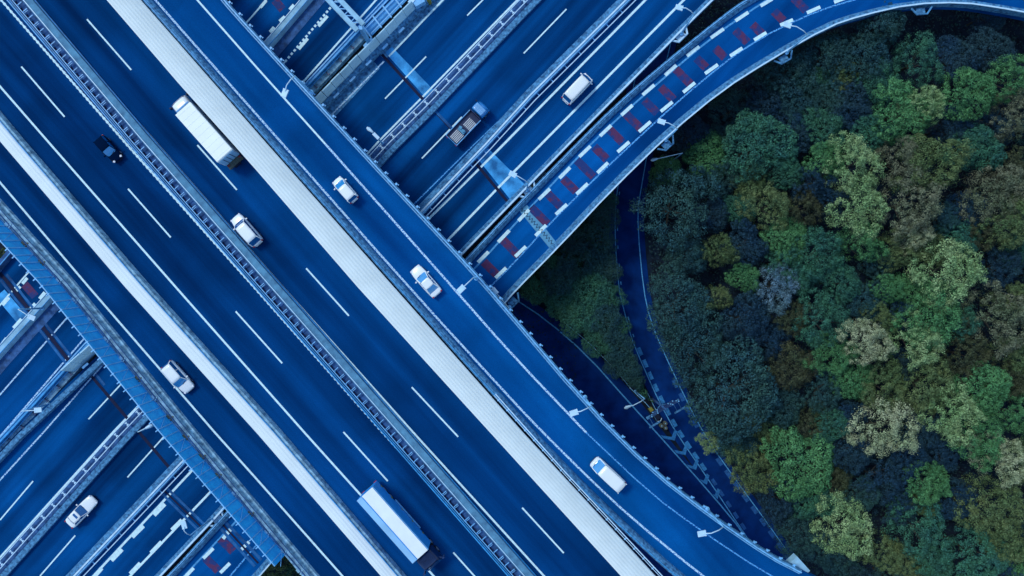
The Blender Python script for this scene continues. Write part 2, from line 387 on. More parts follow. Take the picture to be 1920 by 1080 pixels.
# right parapet with bolted posts
tr = PW(topR[:10] + [(1497, 1066)], ZT)
rpp = empty('parapet', tr[5], label='pale blue parapet with stubby posts along the outer edge of the ramp', cat='parapet')
mb = MB(); ts = smooth(tr, 1); mb.sweep(ts, [(-.5, 0), (.12, -.3), (.12, .9), (-.3, .9)]); at_root(rpp, mb.build('concrete_wall', M['concrete_blue'], rpp))
mb = MB(); mb.sweep(ts, rect(-.16, -.02, .92, 1.12)); mb.sweep(ts, rect(-.42, -.34, .6, .75)); at_root(rpp, mb.build('top_rail', M['steel'], rpp))
L = arclen(ts); s = .6; np_ = 0
while s < L[-1] and np_ < 98:
    p, dd = at_len(ts, L, s); nr = side(dd); a = math.atan2(dd.y, dd.x)
    mb = MB(); mb.box(p + nr * .24 + Vector((0, 0, .8)), (.26, .3, .2), a); mb.box(p + nr * .36 + dd * .22 + Vector((0, 0, .74)), (.14, .16, .14), a)
    at_root(rpp, mb.build('post', M['steel'], rpp)); s += 1.5 * 1.25; np_ += 1

# --- lower decks ----------------------------------------------------
zl = ZL + .012
# deck A (farthest left)
A_l = [(-190, 725), (-60, 575), (0, 505), (30, 470), (420, 0), (545, -150)]
A_r = [(-110, 955), (30, 805), (176, 643), (583, 163), (735, 0), (875, -150)]
deckA = strip('road', A_l, A_r, ZL, M['asphalt_low']); tag(deckA, kind='structure')
lines('lane_marking', [[(-110, 700), (0, 572), (57, 506), (480, 22), (499, 0), (630, -150)]], zl, .22, M['paint'], deckA)
lines('speckled_line', [[(-90, 845), (0, 740), (135, 585), (536, 114)], [(7, 810), (-100, 935)], [(7, 810), (160, 632), (567, 155)]], zl, .2, M['speckle'], deckA)
lines('lane_marking', [[(567, 155), (665, 45), (705, 0), (840, -150)]], zl, .24, M['paint'], deckA)
dm = MB(); base = PW([(536, 114), (630, 2), (752, -150)], zl); L = arclen(base); s = 0
while s < L[-1]:
    p, dd = at_len(base, L, s); dm.box(p, (.34, .3, .01), math.atan2(dd.y, dd.x)); s += .62
dm.build('dotted_line', M['paint'], deckA)
def blocks(name, segs, z, w, m, parent): return lines(name, segs, z, w, m, parent)
blocks('block_marking', [[(5, 572), (17, 558)], [(27, 549), (38, 537)], [(42, 532), (51, 521)], [(74, 560), (84, 548)], [(56, 580), (66, 569)], [(25, 615), (40, 598)], [(0, 650), (12, 634)],
        [(488, 14), (499, 1)], [(506, 60), (514, 51)], [(524, 40), (534, 31)], [(543, 18), (551, 9)], [(560, 92), (577, 72)], [(597, 49), (614, 30)]], zl + .004, .42, M['paint'], deckA)
blocks('red_marking', [[(46, 533), (66, 556)], [(515, 0), (530, 18)]], zl, 1.1, M['red'], deckA)
lines('expansion_joint', [[(-30, 484), (0, 524), (124, 682)], [(12, 514), (133, 668)]], zl + .008, .34, M['joint_mid'], deckA)
lines('expansion_joint', [[(-12, 500), (10, 524), (128, 675)]], zl + .014, .5, M['joint_dark'], deckA)
lines('joint_patch', [[(0, 550), (48, 607)]], zl - .006, 1.6, M['joint_light'], deckA)
piers(deckA, [(250, 420), (400, 240)], ZL)
def barrier(name, label, cat, path, z, conc, rails, posts=0, pm=None, cm=None, pc=True):
    """path barrier: concrete profile, rails [(off0,off1,z0,z1,material)], posts spacing"""
    w = PW(path, z); root = empty(name, w[len(w) // 2], label=label, cat=cat)
    for nm, prof, m in conc:
        mb = MB(); mb.sweep(w, prof); at_root(root, mb.build(nm, m, root))
    for r in rails:
        mb = MB(); mb.sweep(w, rect(*r[:4])); at_root(root, mb.build('rail', r[4], root))
    if posts:
        L = arclen(w); n = min(99, int(L[-1] / posts)); half = pc if isinstance(pc, tuple) else (-.3, .3, .75)
        for i in range(n):
            p, dd = at_len(w, L, L[-1] * (i + .5) / n); nr = side(dd); a = math.atan2(dd.y, dd.x)
            mb = MB(); mb.box(p + nr * (half[0] + half[1]) / 2 + Vector((0, 0, half[2])), (.12, half[1] - half[0], .1), a)
            mb.box(p + nr * half[0] + Vector((0, 0, half[2])), (.34, .12, .12), a); mb.box(p + nr * half[1] + Vector((0, 0, half[2])), (.34, .12, .12), a)
            at_root(root, mb.build('post', pm or M['steel_white'], root))
    return root
medA = [(-130, 815), (0, 663), (95, 558), (516, 72), (577, 0), (705, -150)]
barrier('median_barrier', 'pale concrete median barrier on the farthest left lower road', 'concrete barrier', medA, ZL,
        [('concrete_wall', [(-.6, 0), (.6, 0), (.35, .8), (-.35, .8)], M['concrete_pale']), ('drain', rect(.62, 1.9, .014, .03), M['concrete_dark'])], [(-.42, -.34, .8, .9, M['steel_white']), (.34, .42, .8, .9, M['steel_blue'])])
barrier('parapet', 'blue steel parapet with striped concrete edge on the right of the farthest left lower road', 'parapet', [(a - 5, b - 3) for a, b in A_r], ZL,
        [('striped_edge', [(.35, -.9), (1.25, -.9), (1.2, -.1), (.35, .1)], M['concrete']), ('concrete_wall', rect(-.2, .35, 0, .8), M['steel_blue'])],
        [(-.15, 0, .82, .95, M['steel']), (.5, .6, .3, .4, M['steel_blue'])], 2.4, M['steel_dark'], pc=(.4, 1.1, .16))
barrier('parapet', 'dark concrete parapet on the left side of the farthest left lower road', 'parapet', A_l, ZL,
        [('concrete_wall', rect(-.4, .3, -.5, .9), M['concrete_dark'])], [(.1, .22, .92, 1.0, M['steel_blue'])])

# deck B + C
B_l = [(-110, 975), (48, 815), (205, 668), (605, 198), (785, 15), (950, -150)]
C_r = [(-60, 1442), (190, 1190), (300, 1082), (402, 974), (432, 941), (857, 487), (962, 379), (1067, 271), (1270, 66), (1337, 0), (1490, -150)]
deckB = strip('road', [(-390, 1275), (-110, 965), (35, 808), (192, 658), (596, 190), (772, 12), (935, -150)], C_r, ZL, M['asphalt_low'], n=40); tag(deckB, kind='structure')
piers(deckB, [(430, 560), (620, 500), (500, 700), (740, 400)], ZL)
lines('speckled_line', [[(-110, 1018), (0, 900), (82, 810), (205, 670), (622, 215), (720, 115)], [(750, 265), (807, 210), (830, 186)]], zl, .2, M['speckle'], deckB)
lines('lane_marking', [[(729, 106), (830, 0), (975, -150)], [(-110, 1165), (0, 1045), (212, 810), (265, 755), (710, 265), (787, 187), (965, 5), (1120, -150)],
      [(-90, 1190), (10, 1080), (246, 815), (290, 765), (750, 265)]], zl, .24, M['paint'], deckB)
lines('dash_marking', [[(0, 975), (62, 902)], [(166, 786), (240, 706)], [(722, 185), (799, 106)], [(876, 29), (950, -45)], [(75, 1080), (141, 1004)], [(239, 895), (315, 810)], [(791, 297), (866, 219)], [(982, 100), (1062, 17)]], zl, .18, M['paint'], deckB)
lines('lane_marking', [[(100, 1155), (175, 1080), (377, 864), (797, 417), (940, 275), (1210, 0), (1360, -150)], [(170, 1155), (244, 1080), (412, 904), (835, 455), (934, 352), (1015, 270), (1282, 0), (1430, -150)]], zl, .3, M['paint'], deckB)
lines('faded_line', [[(777, 382), (890, 270), (960, 203), (1152, 8), (1300, -140)], [(80, 1130), (355, 840)]], zl, .16, M['speckle_blue'], deckB)
blocks('block_marking', [[(289, 966), (309, 945)], [(248, 1007), (269, 986)], [(209, 1051), (229, 1030)], [(175, 1083), (191, 1065)],
        [(322, 994), (341, 975)], [(283, 1037), (303, 1016)], [(244, 1076), (263, 1056)]], zl + .004, .55, M['paint'], deckB)
def quadpx(c, z): return [P(x, y, z) for x, y in c]
sheet('joint_patch', [quadpx([(722, 98), (735, 88), (812, 168), (797, 182)], zl - .006), quadpx([(892, 293), (915, 278), (990, 352), (960, 378)], zl - .006)], M['joint_light'], deckB)
lines('expansion_joint', [[(716, 102), (793, 186)], [(812, 205), (866, 262)], [(172, 706), (330, 892)], [(887, 300), (955, 382)]], zl + .01, .4, M['joint_dark'], deckB)
lines('expansion_joint', [[(303, 925), (372, 994)], [(314, 916), (384, 984)], [(808, 200), (850, 243)], [(180, 702), (196, 722)]], zl + .012, .34, M['joint_mid'], deckB)
lines('expansion_joint', [[(308, 920), (378, 989)]], zl + .018, .24, M['joint_dark'], deckB)
sheet('shoulder', [[*quadpx([(602, 205), (625, 222), (712, 128), (695, 108)], zl - .007)], [*quadpx([(705, 98), (722, 112), (840, -5), (820, -15)], zl - .007)]], M['concrete_blue'], deckB)
# white panel wall on the left edge of deck B
wp = PW([(141, 697), (205, 640), (608, 196), (783, 21)], ZL + .1)
ww = empty('noise_wall', wp[2], label='white panelled noise wall beside the dark gap on the lower motorway', cat='noise wall')
L = arclen(wp); n = 40
for i in range(n):
    a, dd = at_len(wp, L, L[-1] * i / n); b, _ = at_len(wp, L, L[-1] * (i + 1) / n - .06)
    j = random.uniform(-.05, .05); mb = MB(); nr = side(dd); pr = []
    for k in range(9): pr.append(((.03 if k % 2 else 0) - k * .07, k * .3))
    mb.sweep([a + nr * j, b + nr * j], pr + [(-.7, 2.4), (-.12, 0)]); at_root(ww, mb.build('wall_panel', M['wall_panel'], ww))
mb = MB(); mb.sweep(PW([(-110, 971), (40, 812), (199, 664), (604, 199), (783, 16), (945, -150)], ZL), rect(.05, .75, 0, .85)); at_root(ww, mb.build('concrete_kerb', M['concrete_blue'], ww))
s = 2
while s < L[-1] - 1:
    p, dd = at_len(wp, L, s); nr = side(dd); mb = MB(); mb.box(p + nr * .55 + Vector((0, 0, .8)), (1.0, .28, .12), math.atan2(dd.y, dd.x)); at_root(ww, mb.build('lamp_housing', M['steel'], ww)); s += 3.1
medB = [(-100, 1170), (0, 1064), (224, 814), (274, 762), (727, 268), (798, 198), (975, 12), (1135, -150)]
barrier('median_guardrail', 'double white median guardrail with H-shaped posts on the lower motorway', 'guardrail', medB, ZL,
        [('concrete_base', rect(-.55, .75, .0, .25), M['concrete_dark']), ('concrete_kerb', rect(.78, 1.55, .0, .5), M['concrete_blue'])], [(-.5, -.4, .7, .8, M['steel_white']), (.28, .38, .7, .8, M['steel_white'])], 2.1, M['steel_white'], pc=(-.25, .15, .72))
sepB = [(60, 1165), (142, 1080), (355, 855), (788, 402), (912, 272), (994, 182), (1177, 0), (1325, -150)]
barrier('separator_barrier', 'pale steel and concrete separator between the lower motorway and its two-lane side road', 'barrier', sepB, ZL,
        [('concrete_wall', rect(-.1, .35, 0, 1.0), M['steel']), ('concrete_kerb', rect(-.95, -.3, 0, .3), M['concrete_blue'])], [(.8, .92, .5, .6, M['steel_white']), (-.1, .12, 1.02, 1.14, M['steel_white'])], 2.6, M['steel'], pc=(.35, .85, .5))
crp = C_r
rc = barrier('parapet', 'pale steel parapet on the right edge of the lower motorway facing the dark gap', 'parapet', crp, ZL,
        [('concrete_wall', rect(-.55, .15, 0, .9), M['concrete_blue'])], [(-.12, .12, .92, 1.06, M['steel_white']), (-.6, -.52, .4, .5, M['steel'])])
for bx, by in ((1270, 60), (985, 352), (400, 968)):
    mb = MB(); c = P(bx, by, ZL + .7); u = Vector((1, 1, 0)).normalized(); nn = Vector((1, -1, 0)).normalized()
    mb.tube([c - u * 1.5, c - u * .8 + nn * 1.1, c + u * .8 + nn * 1.1, c + u * 1.5], .16, 6); mb.box(c + nn * .5 - Vector((0, 0, .3)), (1.3, .9, .2), R(45)); at_root(rc, mb.build('lamp_bracket', M['steel_white'], rc))

# deck D : curved ramp with the red blocks
D_l = [(210, 1190), (315, 1087), (440, 950), (876, 490), (960, 400), (1074, 283), (1153, 204), (1243, 126), (1354, 37), (1394, 8), (1490, -45), (1600, -78), (1760, -100), (1960, -60), (2150, -10)]
D_r = [(380, 1190), (484, 1082), (520, 1040), (944, 570), (965, 545), (1045, 464), (1145, 357), (1253, 252), (1350, 172), (1440, 115), (1547, 54), (1610, 33), (1702, 12), (1795, 9), (1865, 19), (1920, 29), (2150, 75)]
deckD = strip('road', smooth([Vector(p) for p in D_l], 1), smooth([Vector(p) for p in D_r], 1), ZL, M['asphalt_curve'], n=110); tag(deckD, kind='structure')
piers(deckD, [(1010, 330), (1300, 120)], ZL)
lines('lane_marking', [[(270, 1160), (345, 1080), (462, 957), (905, 488), (965, 420), (1075, 303), (1150, 229), (1240, 150), (1340, 66), (1400, 25), (1450, -8), (1560, -50)]], zl, .24, M['paint_blue'], deckD, 1)
lines('speckled_line', [[(380, 1140), (440, 1070), (482, 1020), (913, 544), (960, 497), (1030, 420), (1110, 340), (1180, 274), (1270, 191), (1355, 120), (1400, 88), (1460, 53), (1540, 18), (1600, 0), (1660, -18)]], zl, .2, M['speckle_blue'], deckD, 1)
bl = [[(934, 454), (955, 432)], [(896, 492), (916, 472)], [(1086, 294), (1107, 274)], [(1049, 334), (1069, 314)], [(1010, 374), (1031, 354)], [(972, 414), (992, 393)], [(1125, 255), (1146, 235)], [(1165, 216), (1186, 197)],
      [(1205, 178), (1227, 159)], [(1247, 141), (1268, 122)], [(1288, 105), (1311, 87)], [(1333, 71), (1357, 54)], [(1379, 39), (1403, 23)], [(1426, 11), (1448, -2)],
      [(929, 521), (949, 502)], [(966, 481), (986, 462)], [(1004, 442), (1024, 422)], [(1042, 402), (1063, 383)], [(1081, 364), (1102, 344)], [(1120, 324), (1140, 305)], [(1158, 285), (1180, 266)], [(1198, 247), (1220, 228)],
      [(1239, 209), (1261, 191)], [(1281, 173), (1303, 155)], [(1322, 138), (1346, 121)], [(1369, 105), (1392, 90)], [(1414, 75), (1437, 61)], [(1463, 47), (1487, 37)], [(1513, 24), (1538, 13)], [(1564, 4), (1588, -5)],
      [(418, 1010), (434, 991)], [(381, 1047), (400, 1028)], [(346, 1083), (363, 1065)], [(449, 1034), (467, 1016)], [(413, 1074), (431, 1056)], [(455, 970), (462, 960)]]
blocks('block_marking', bl, zl + .004, .46, M['paint'], deckD)
reds = [(958, 465), (919, 503), (988, 430), (1011, 404), (1039, 375), (1068, 347), (1097, 316), (1126, 287), (1155, 255), (1186, 226), (1220, 200), (1251, 175), (1282, 145), (1315, 118), (1350, 99), (1390, 68), (1420, 55), (1460, 30), (1500, 8), (425, 1022), (397, 1058), (467, 988)]
segs = []
for i, (x, y) in enumerate(reds):
    a = R(45 + (0 if x < 1200 else -0.0)); h = (17 if i % 3 else 22) * (.75 if x > 1290 else 1); segs.append([(x - h * math.cos(a), y - h * math.sin(a)), (x + h * math.cos(a), y + h * math.sin(a))])
segs = [s_ for i, s_ in enumerate(segs) if i != 2]
lines('red_marking', segs, zl, 1.15, M['red'], deckD)
sheet('joint_patch', [quadpx([(972, 393), (988, 384), (1042, 453), (1031, 466)], zl - .006)], M['joint_grey'], deckD)
zz = []
for i in range(30): t = i / 29; zz.append((976 + 66 * t + (2.2 if i % 2 else -2.2), 389 + 74 * t + (-2.2 if i % 2 else 2.2)))
lines('expansion_joint', [zz], zl + .012, .14, M['joint_dark'], deckD)
lines('expansion_joint', [[(408, 985), (478, 1062)], [(420, 976), (490, 1050)]], zl + .012, .4, M['joint_mid'], deckD)
lines('expansion_joint', [[(414, 980), (484, 1056)]], zl + .016, .26, M['joint_dark'], deckD)
dl = smooth([Vector(p) for p in D_l], 1); dr = smooth([Vector(p) for p in D_r], 1)
barrier('parapet', 'weathered concrete parapet on the inner side of the curved ramp with red road blocks', 'parapet', dl, ZL,
        [('concrete_wall', [(-.5, -.4), (.5, -.4), (.5, .15), (.1, .85), (-.35, .85)], M['concrete_blue'])], [(-.2, -.1, .87, .97, M['steel']), (.3, .36, .3, .38, M['steel_blue'])])
dp = barrier('parapet', 'pale rimmed parapet on the outer side of the curved ramp above the woodland', 'parapet', dr, ZL,
        [('concrete_wall', [(-.75, 0), (.1, -.4), (.1, .9), (-.4, .9)], M['concrete_blue'])], [(-.05, .14, .92, 1.02, M['steel_white']), (-.5, -.42, .5, .58, M['steel'])])
for bx, by, aa in ((1247, 266, 42), (957, 562, 45), (1468, 104, 30), (1728, 14, 5)):
    mb = MB(); c = P(bx, by, ZL + .6); u = Vector((math.cos(R(aa)), math.sin(R(aa)), 0)); nn = Vector((u.y, -u.x, 0))
    mb.tube([c - u * 1.4, c - u * .7 + nn * .9, c + u * .7 + nn * .9, c + u * 1.4], .13, 6); mb.box(c + nn * .35 - Vector((0, 0, .35)), (1.2, .8, .2), R(aa)); at_root(dp, mb.build('lamp_bracket', M['concrete_blue'], dp))

# sign gantry over deck A, steel walkway next to it, machine at the top
g0, g1 = P(617, -10, ZL + 6), P(676, 52, ZL + 6)
ga = empty('sign_gantry', (g1.x, g1.y, ZL), label='pale steel sign gantry spanning the lower road at the top left', cat='gantry')
gd = (g1 - g0).normalized(); gn = Vector((gd.y, -gd.x, 0)); g00 = g0 - gd * 16
for sgn in (-1, 1):
    mb = MB(); mb.bar(g00 + gn * .55 * sgn, g1 + gn * .55 * sgn, .62, .4); at_root(ga, mb.build('beam', M['concrete_pale'], ga, bevel=.03))
mb = MB(); Lg = (g1 - g00).length; k = 0
while k < Lg - 1: mb.bar(g00 + gd * k + gn * .5, g00 + gd * (k + 1) - gn * .5, .12); mb.bar(g00 + gd * k - gn * .5, g00 + gd * k + gn * .5, .1); k += 1.2
at_root(ga, mb.build('lattice', M['steel'], ga))
mb = MB(); mb.bar(g1, g1 - Vector((0, 0, 6)), .45); mb.box(g1 - Vector((0, 0, 6.4)), (1.6, 1.2, .8), R(45)); at_root(ga, mb.build('column', M['steel'], ga))
a0, a1 = P(682, 52, ZL + .6), P(745, -12, ZL + .6)
fw = empty('steel_walkway', (a0.x, a0.y, ZL), label='blue steel maintenance walkway with cross frames right of the sign gantry', cat='walkway')
u = (a1 - a0).normalized(); nr = Vector((u.y, -u.x, 0)); Lw = (a1 - a0).length + 8
mb = MB(); mb.bar(a0 + nr * .8, a0 + nr * .8 + u * Lw, 1.5, .12); at_root(fw, mb.build('floor_plate', M['steel_blue'], fw))
mb = MB()
for o_ in (0, .55, 1.55): mb.bar(a0 + nr * o_ + Vector((0, 0, .7)), a0 + nr * o_ + u * Lw + Vector((0, 0, .7)), .12)
at_root(fw, mb.build('handrail', M['steel'], fw)); k = 0
while k < Lw:
    mb = MB(); mb.bar(a0 + u * k - nr * .1 + Vector((0, 0, .75)), a0 + u * (k - .3) + nr * 2.0 + Vector((0, 0, .75)), .2); mb.bar(a0 + u * (k + .1), a0 + u * (k + 1.4) + nr * 1.5, .07); at_root(fw, mb.build('cross_frame', M['steel'], fw)); k += 1.9
c = P(786, 6, ZL + .9)
mc = empty('control_cabinet', (c.x, c.y, ZL), label='pale blue roadside cabinet with yellow part at the top end of the white panelled wall', cat='cabinet')
mb = MB(); mb.box((0, 0, .9), (1.5, 1.1, 1.8), R(30)); mb.build('cabinet_body', M['steel'], mc, bevel=.05)
mb = MB(); mb.box((-.9, -.1, 1.2), (.8, .6, 1.4), R(50)); mb.tube([(-.6, .5, 0), (-.6, .5, 2.4), (.5, .9, 2.6)], .08); mb.build('pipe', M['steel_white'], mc)
mb = MB(); mb.lathe((1.3, .4, 0), [(.28, 0), (.3, 1), (.16, 1.5), (.05, 1.6)], 10); mb.build('beacon', M['yellow'], mc)

# ------------------------------------------------------------------ ground and ground roads
G2r = [(1330, -200), (1260, 60), (1197, 370), (1196, 430), (1206, 540), (1219, 600), (1242, 655), (1271, 717), (1304, 785), (1337, 840), (1387, 910), (1442, 985), (1500, 1068), (1600, 1200)]
G2l = [(1290, -200), (1205, 60), (1157, 350), (1152, 432), (1160, 540), (1167, 570), (1180, 620), (1190, 650), (1225, 730), (1245, 770), (1267, 810), (1327, 897), (1395, 1000), (1520, 1180)]
G1r = [(900, 520), (960, 557), (1025, 600), (1100, 665), (1180, 755), (1230, 810), (1330, 922), (1395, 1000), (1520, 1180)]
wG2 = PW(G2r, 0)
def xr(y):
    for a, b in zip(wG2, wG2[1:]):
        if a.y >= y >= b.y: return a.x + (b.x - a.x) * (a.y - y) / (a.y - b.y)
    return wG2[0].x if y > wG2[0].y else wG2[-1].x + (wG2[-1].y - y) * .7
def hgt(x, y):
    d_ = (x - xr(y) - 2.5) / 40
    if d_ <= 0: return 0
    d_ = min(d_, 1); return (3 * d_ * d_ - 2 * d_ ** 3) * 5.5 + noise.noise(Vector((x, y, 0)) * .08) * .8 * min(1, d_ * 4)
nx, ny = 150, 110; v = []; f = []
for j in range(ny + 1):
    for i in range(nx + 1):
        x = -190 + 380 * i / nx; y = -130 + 260 * j / ny; v.append((x, y, hgt(x, y) - .08))
for j in range(ny):
    for i in range(nx): a = j * (nx + 1) + i; f.append((a, a + 1, a + nx + 2, a + nx + 1))
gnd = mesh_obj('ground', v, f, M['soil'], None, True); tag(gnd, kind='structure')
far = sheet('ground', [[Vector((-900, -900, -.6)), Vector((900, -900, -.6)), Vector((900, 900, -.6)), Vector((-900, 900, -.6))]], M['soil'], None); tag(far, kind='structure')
def band(name, A, B, z, m, n=70, sm=1):
    a = resample(smooth(PW(A, z), sm), n); b = resample(smooth(PW(B, z), sm), n); mb = MB()
    for i in range(n - 1): mb.add([a[i], b[i], b[i + 1], a[i + 1]], [(0, 1, 2, 3)])
    o = mb.build(name, m); tag(o, kind='structure'); return o
g2 = band('road', [(x - 12, y) for x, y in G2l], [(x + 11, y) for x, y in G2r], .03, M['asphalt_ground'])
g1 = band('road', [(640, 520), (760, 640), (900, 790), (1060, 950), (1200, 1100), (1330, 1240)], [(900, 502), (962, 543), (1034, 588), (1110, 652), (1192, 742), (1245, 812), (1340, 925), (1405, 1010), (1530, 1185)], .018, M['asphalt_ground'])
lines('lane_marking', [G1r], .05, .2, M['paint_blue'], g1, 1)
lines('lane_marking', [G2l, G2r], .05, .15, M['paint_blue'], g2, 1)
def beside(path, off, step, ln, s0=0, s1=1e9):
    w = smooth(PW(path, .055), 1); L = arclen(w); out = []; s = s0
    while s < min(L[-1], s1):
        p, dd = at_len(w, L, s); nr = Vector((dd.y, -dd.x, 0)); c = p + nr * off
        out.append((c, dd, nr)); s += step
    return out
def dash_sheet(name, items, ln, wd, m, parent):
    polys = [[c - d_ * ln / 2 - n_ * wd / 2, c + d_ * ln / 2 - n_ * wd / 2, c + d_ * ln / 2 + n_ * wd / 2, c - d_ * ln / 2 + n_ * wd / 2] for c, d_, n_ in items]
    return sheet(name, [[p + Vector((0, 0, .006)) for p in q] for q in polys], m, parent)
M['paint_mid'] = mat('worn_blue_paint', (.025, .19, .46), .85, .3, 3, fine=.3)
M['paint_dim'] = mat('dim_worn_blue_paint', (.01, .09, .3), .85, .3, 3, fine=.3)
dash_sheet('block_marking', beside(G2l[7:12], -.45, 2.05, 1, 1), 1.25, .58, M['paint_mid'], g2)
dash_sheet('block_marking', beside(G2l[11:13], -.5, 2.05, 1, 1), 1.1, .5, M['paint_dim'], g2)
dash_sheet('block_marking', beside(G2r[7:13], .45, 2.3, 1), 1.3, .6, M['paint_dim'], g2)
dash_sheet('dot_marking', beside(G2l[1:8], -.35, 2.8, 1), .5, .16, M['paint_blue'], g2)
# chevrons in the gore
chev = []
for t in (0, .16, .32, .48, .64):
    y = 818 + 172 * t * 1.0
    xl = 1237 + (y - 818) * .885; xrr = 1268 + (y - 818) * .73
    m_ = (xrr, y + 6 - 20); lw_ = 5
    chev.append(quadpx([(xl + 2, y - 2), (xrr - 4, y + 2), (xrr - 3, y + 8), (xl + 7, y + 4)], .058))
    if xrr - xl > 12: chev.append(quadpx([(xrr - 9, y + 2), (xrr - 3, y + 8), (xrr + 2, y - 9), (xrr - 3, y - 13)], .062))
sheet('chevron_marking', chev, M['paint_mid'], g1)
# kerb lines and verge fences of the wedge
for nm, lb, pth in (('kerb_rail', 'thin pale kerb rail on the left of the shrub wedge', [(1058, 604), (1072, 616), (1110, 648), (1160, 700), (1182, 728), (1210, 755), (1236, 785)]),
                    ('kerb_rail', 'thin pale kerb rail on the right of the shrub wedge, below the power pole', [(1212, 733), (1218, 745), (1228, 765), (1234, 776)]),
                    ('kerb_rail', 'short thin pale kerb rail beside the dark curved road above the wedge', [(1157, 574), (1161, 590), (1167, 616)])):
    w = PW(pth, .5); root = empty(nm, w[0] - Vector((0, 0, .5)), label=lb, cat='railing'); mb = MB(); mb.tube(w, .05, 6); at_root(root, mb.build('rail', M['steel'], root))
    L = arclen(w); k = 0
    while k < L[-1]:
        p, _ = at_len(w, L, k); mb = MB(); mb.bar(p - Vector((0, 0, .5)), p + Vector((0, 0, .08)), .09); at_root(root, mb.build('post', M['steel_white'], root)); k += 1.6

# ------------------------------------------------------------------ street lamps
def lamp(label, base, zb, head, zh, kind='box', heads=None, curved=True):
    b = P(*base, zb); h = P(*head, zh); root = empty('street_lamp', b, label=label, cat='street lamp', group='street lamps beside the roads')
    t = Vector((b.x, b.y, zh - .8)); hl = h - b; tl = t - b
    mb = MB(); mb.tube([Vector((0, 0, 0)), tl * .5, tl], .13, 8, .08); mb.build('pole', M['steel'], root, True)
    mb = MB(); d_ = hl - tl; mb.tube([tl, tl + d_ * .3 + Vector((0, 0, .45)), tl + d_ * .7 + Vector((0, 0, .6)), hl + Vector((0, 0, .05))] if curved else [tl, hl + Vector((0, 0, .05))], .06, 6); mb.build('arm', M['steel_white'], root, True)
    dd = Vector((d_.x, d_.y, 0)).normalized(); a = math.atan2(dd.y, dd.x); mb = MB()
    if kind == 'box':
        mb.box(hl + dd * .25, (.8, .62, .16), a); mb.box(hl - dd * .22, (.14, .66, .2), a); mb.build('lamp_head', M['steel_white'], root, bevel=.02)
    else:
        vs = [Vector((-.55, 0, 0)), Vector((-.4, .12, .04)), Vector((.2, .24, .06)), Vector((.5, .12, .03)), Vector((.55, 0, 0)), Vector((.5, -.12, .03)), Vector((.2, -.24, .06)), Vector((-.4, -.12, .04))]
        q = Matrix.Rotation(a, 3, 'Z'); up = [q @ p + hl + Vector((0, 0, .06)) for p in vs]; dn = [q @ p + hl - Vector((0, 0, .08)) for p in vs]
        mb.add(up + dn, [tuple(range(8)), tuple(range(15, 7, -1))] + [(k, (k + 1) % 8, 8 + (k + 1) % 8, 8 + k) for k in range(8)]); mb.build('lamp_head', M['steel_white'], root, True)
    mb = MB(); mb.lathe((0, 0, -.2), [(.28, 0), (.28, .12), (.16, .25), (.14, .8)], 10); mb.build('pole_base', M['steel'], root)
    return root
lamp('street lamp on the ramp parapet over the upper left, nearest the sign gantry', (583, 172), ZT + 1, (535, 172), ZT + 8)
lamp('street lamp on the ramp parapet where the curved ramp passes below', (893, 522), ZT + 1, (867, 540), ZT + 8, curved=False)
lamp('street lamp on the ramp parapet beside the shrub wedge', (1097, 745), ZT + 1, (1079, 773), ZT + 8)
lamp('street lamp at the parapet bulge near the lower end of the ramp', (1327, 955), ZT + 1, (1319, 1000), ZT + 8)
lamp('street lamp at the lower end of the curved ramp beside the upper viaduct', (955, 576), ZL + .8, (929, 548), ZL + 7, curved=False)
lamp('street lamp midway along the outer parapet of the curved ramp', (1249, 262), ZL + .8, (1243, 229), ZL + 8)
lamp('street lamp on the outer parapet of the curved ramp near its upper bend', (1476, 98), ZL + .8, (1479, 48), ZL + 8)
lamp('street lamp on the pale parapet of the lower motorway in the top centre', (1278, 62), ZL + .9, (1276, 15), ZL + 8)
lamp('street lamp beside the bright joint patch of the lower motorway', (988, 356), ZL + .9, (964, 328), ZL + 8)
lamp('street lamp on the parapet of the lower road at the bottom left', (398, 972), ZL + .9, (346, 987), ZL + 8)
lamp('white oval-headed lamp standing at the edge of the woodland by the dark road', (1258, 304), 0, (1227, 299), 8, 'oval', curved=False)
lamp('white oval-headed lamp at the tip of the shrub wedge left of the power pole', (1192, 734), 0, (1177, 763), 8, 'oval')
lamp('street lamp in the dark gap between the lower left roads', (92, 758), ZL, (69, 769), ZL + 6, 'box', curved=False)
lamp('street lamp over the median guardrail of the lower left motorway', (305, 792), ZL, (279, 800), ZL + 7, 'oval', curved=False)
lamp('street lamp on the median of the farthest left lower road', (78, 578), ZL + .8, (57, 594), ZL + 6, 'box', curved=False)
tw = lamp('white twin-headed lamp over the median guardrail of the lower motorway', (716, 268), ZL + .3, (694, 244), ZL + 7.5, 'oval', curved=False)
mb = MB(); c = P(705, 255, ZL + 7.4) - tw.location; mb.box(c, (1.0, .42, .14), R(-45)); mb.build('lamp_head', M['steel_white'], tw, bevel=.05)

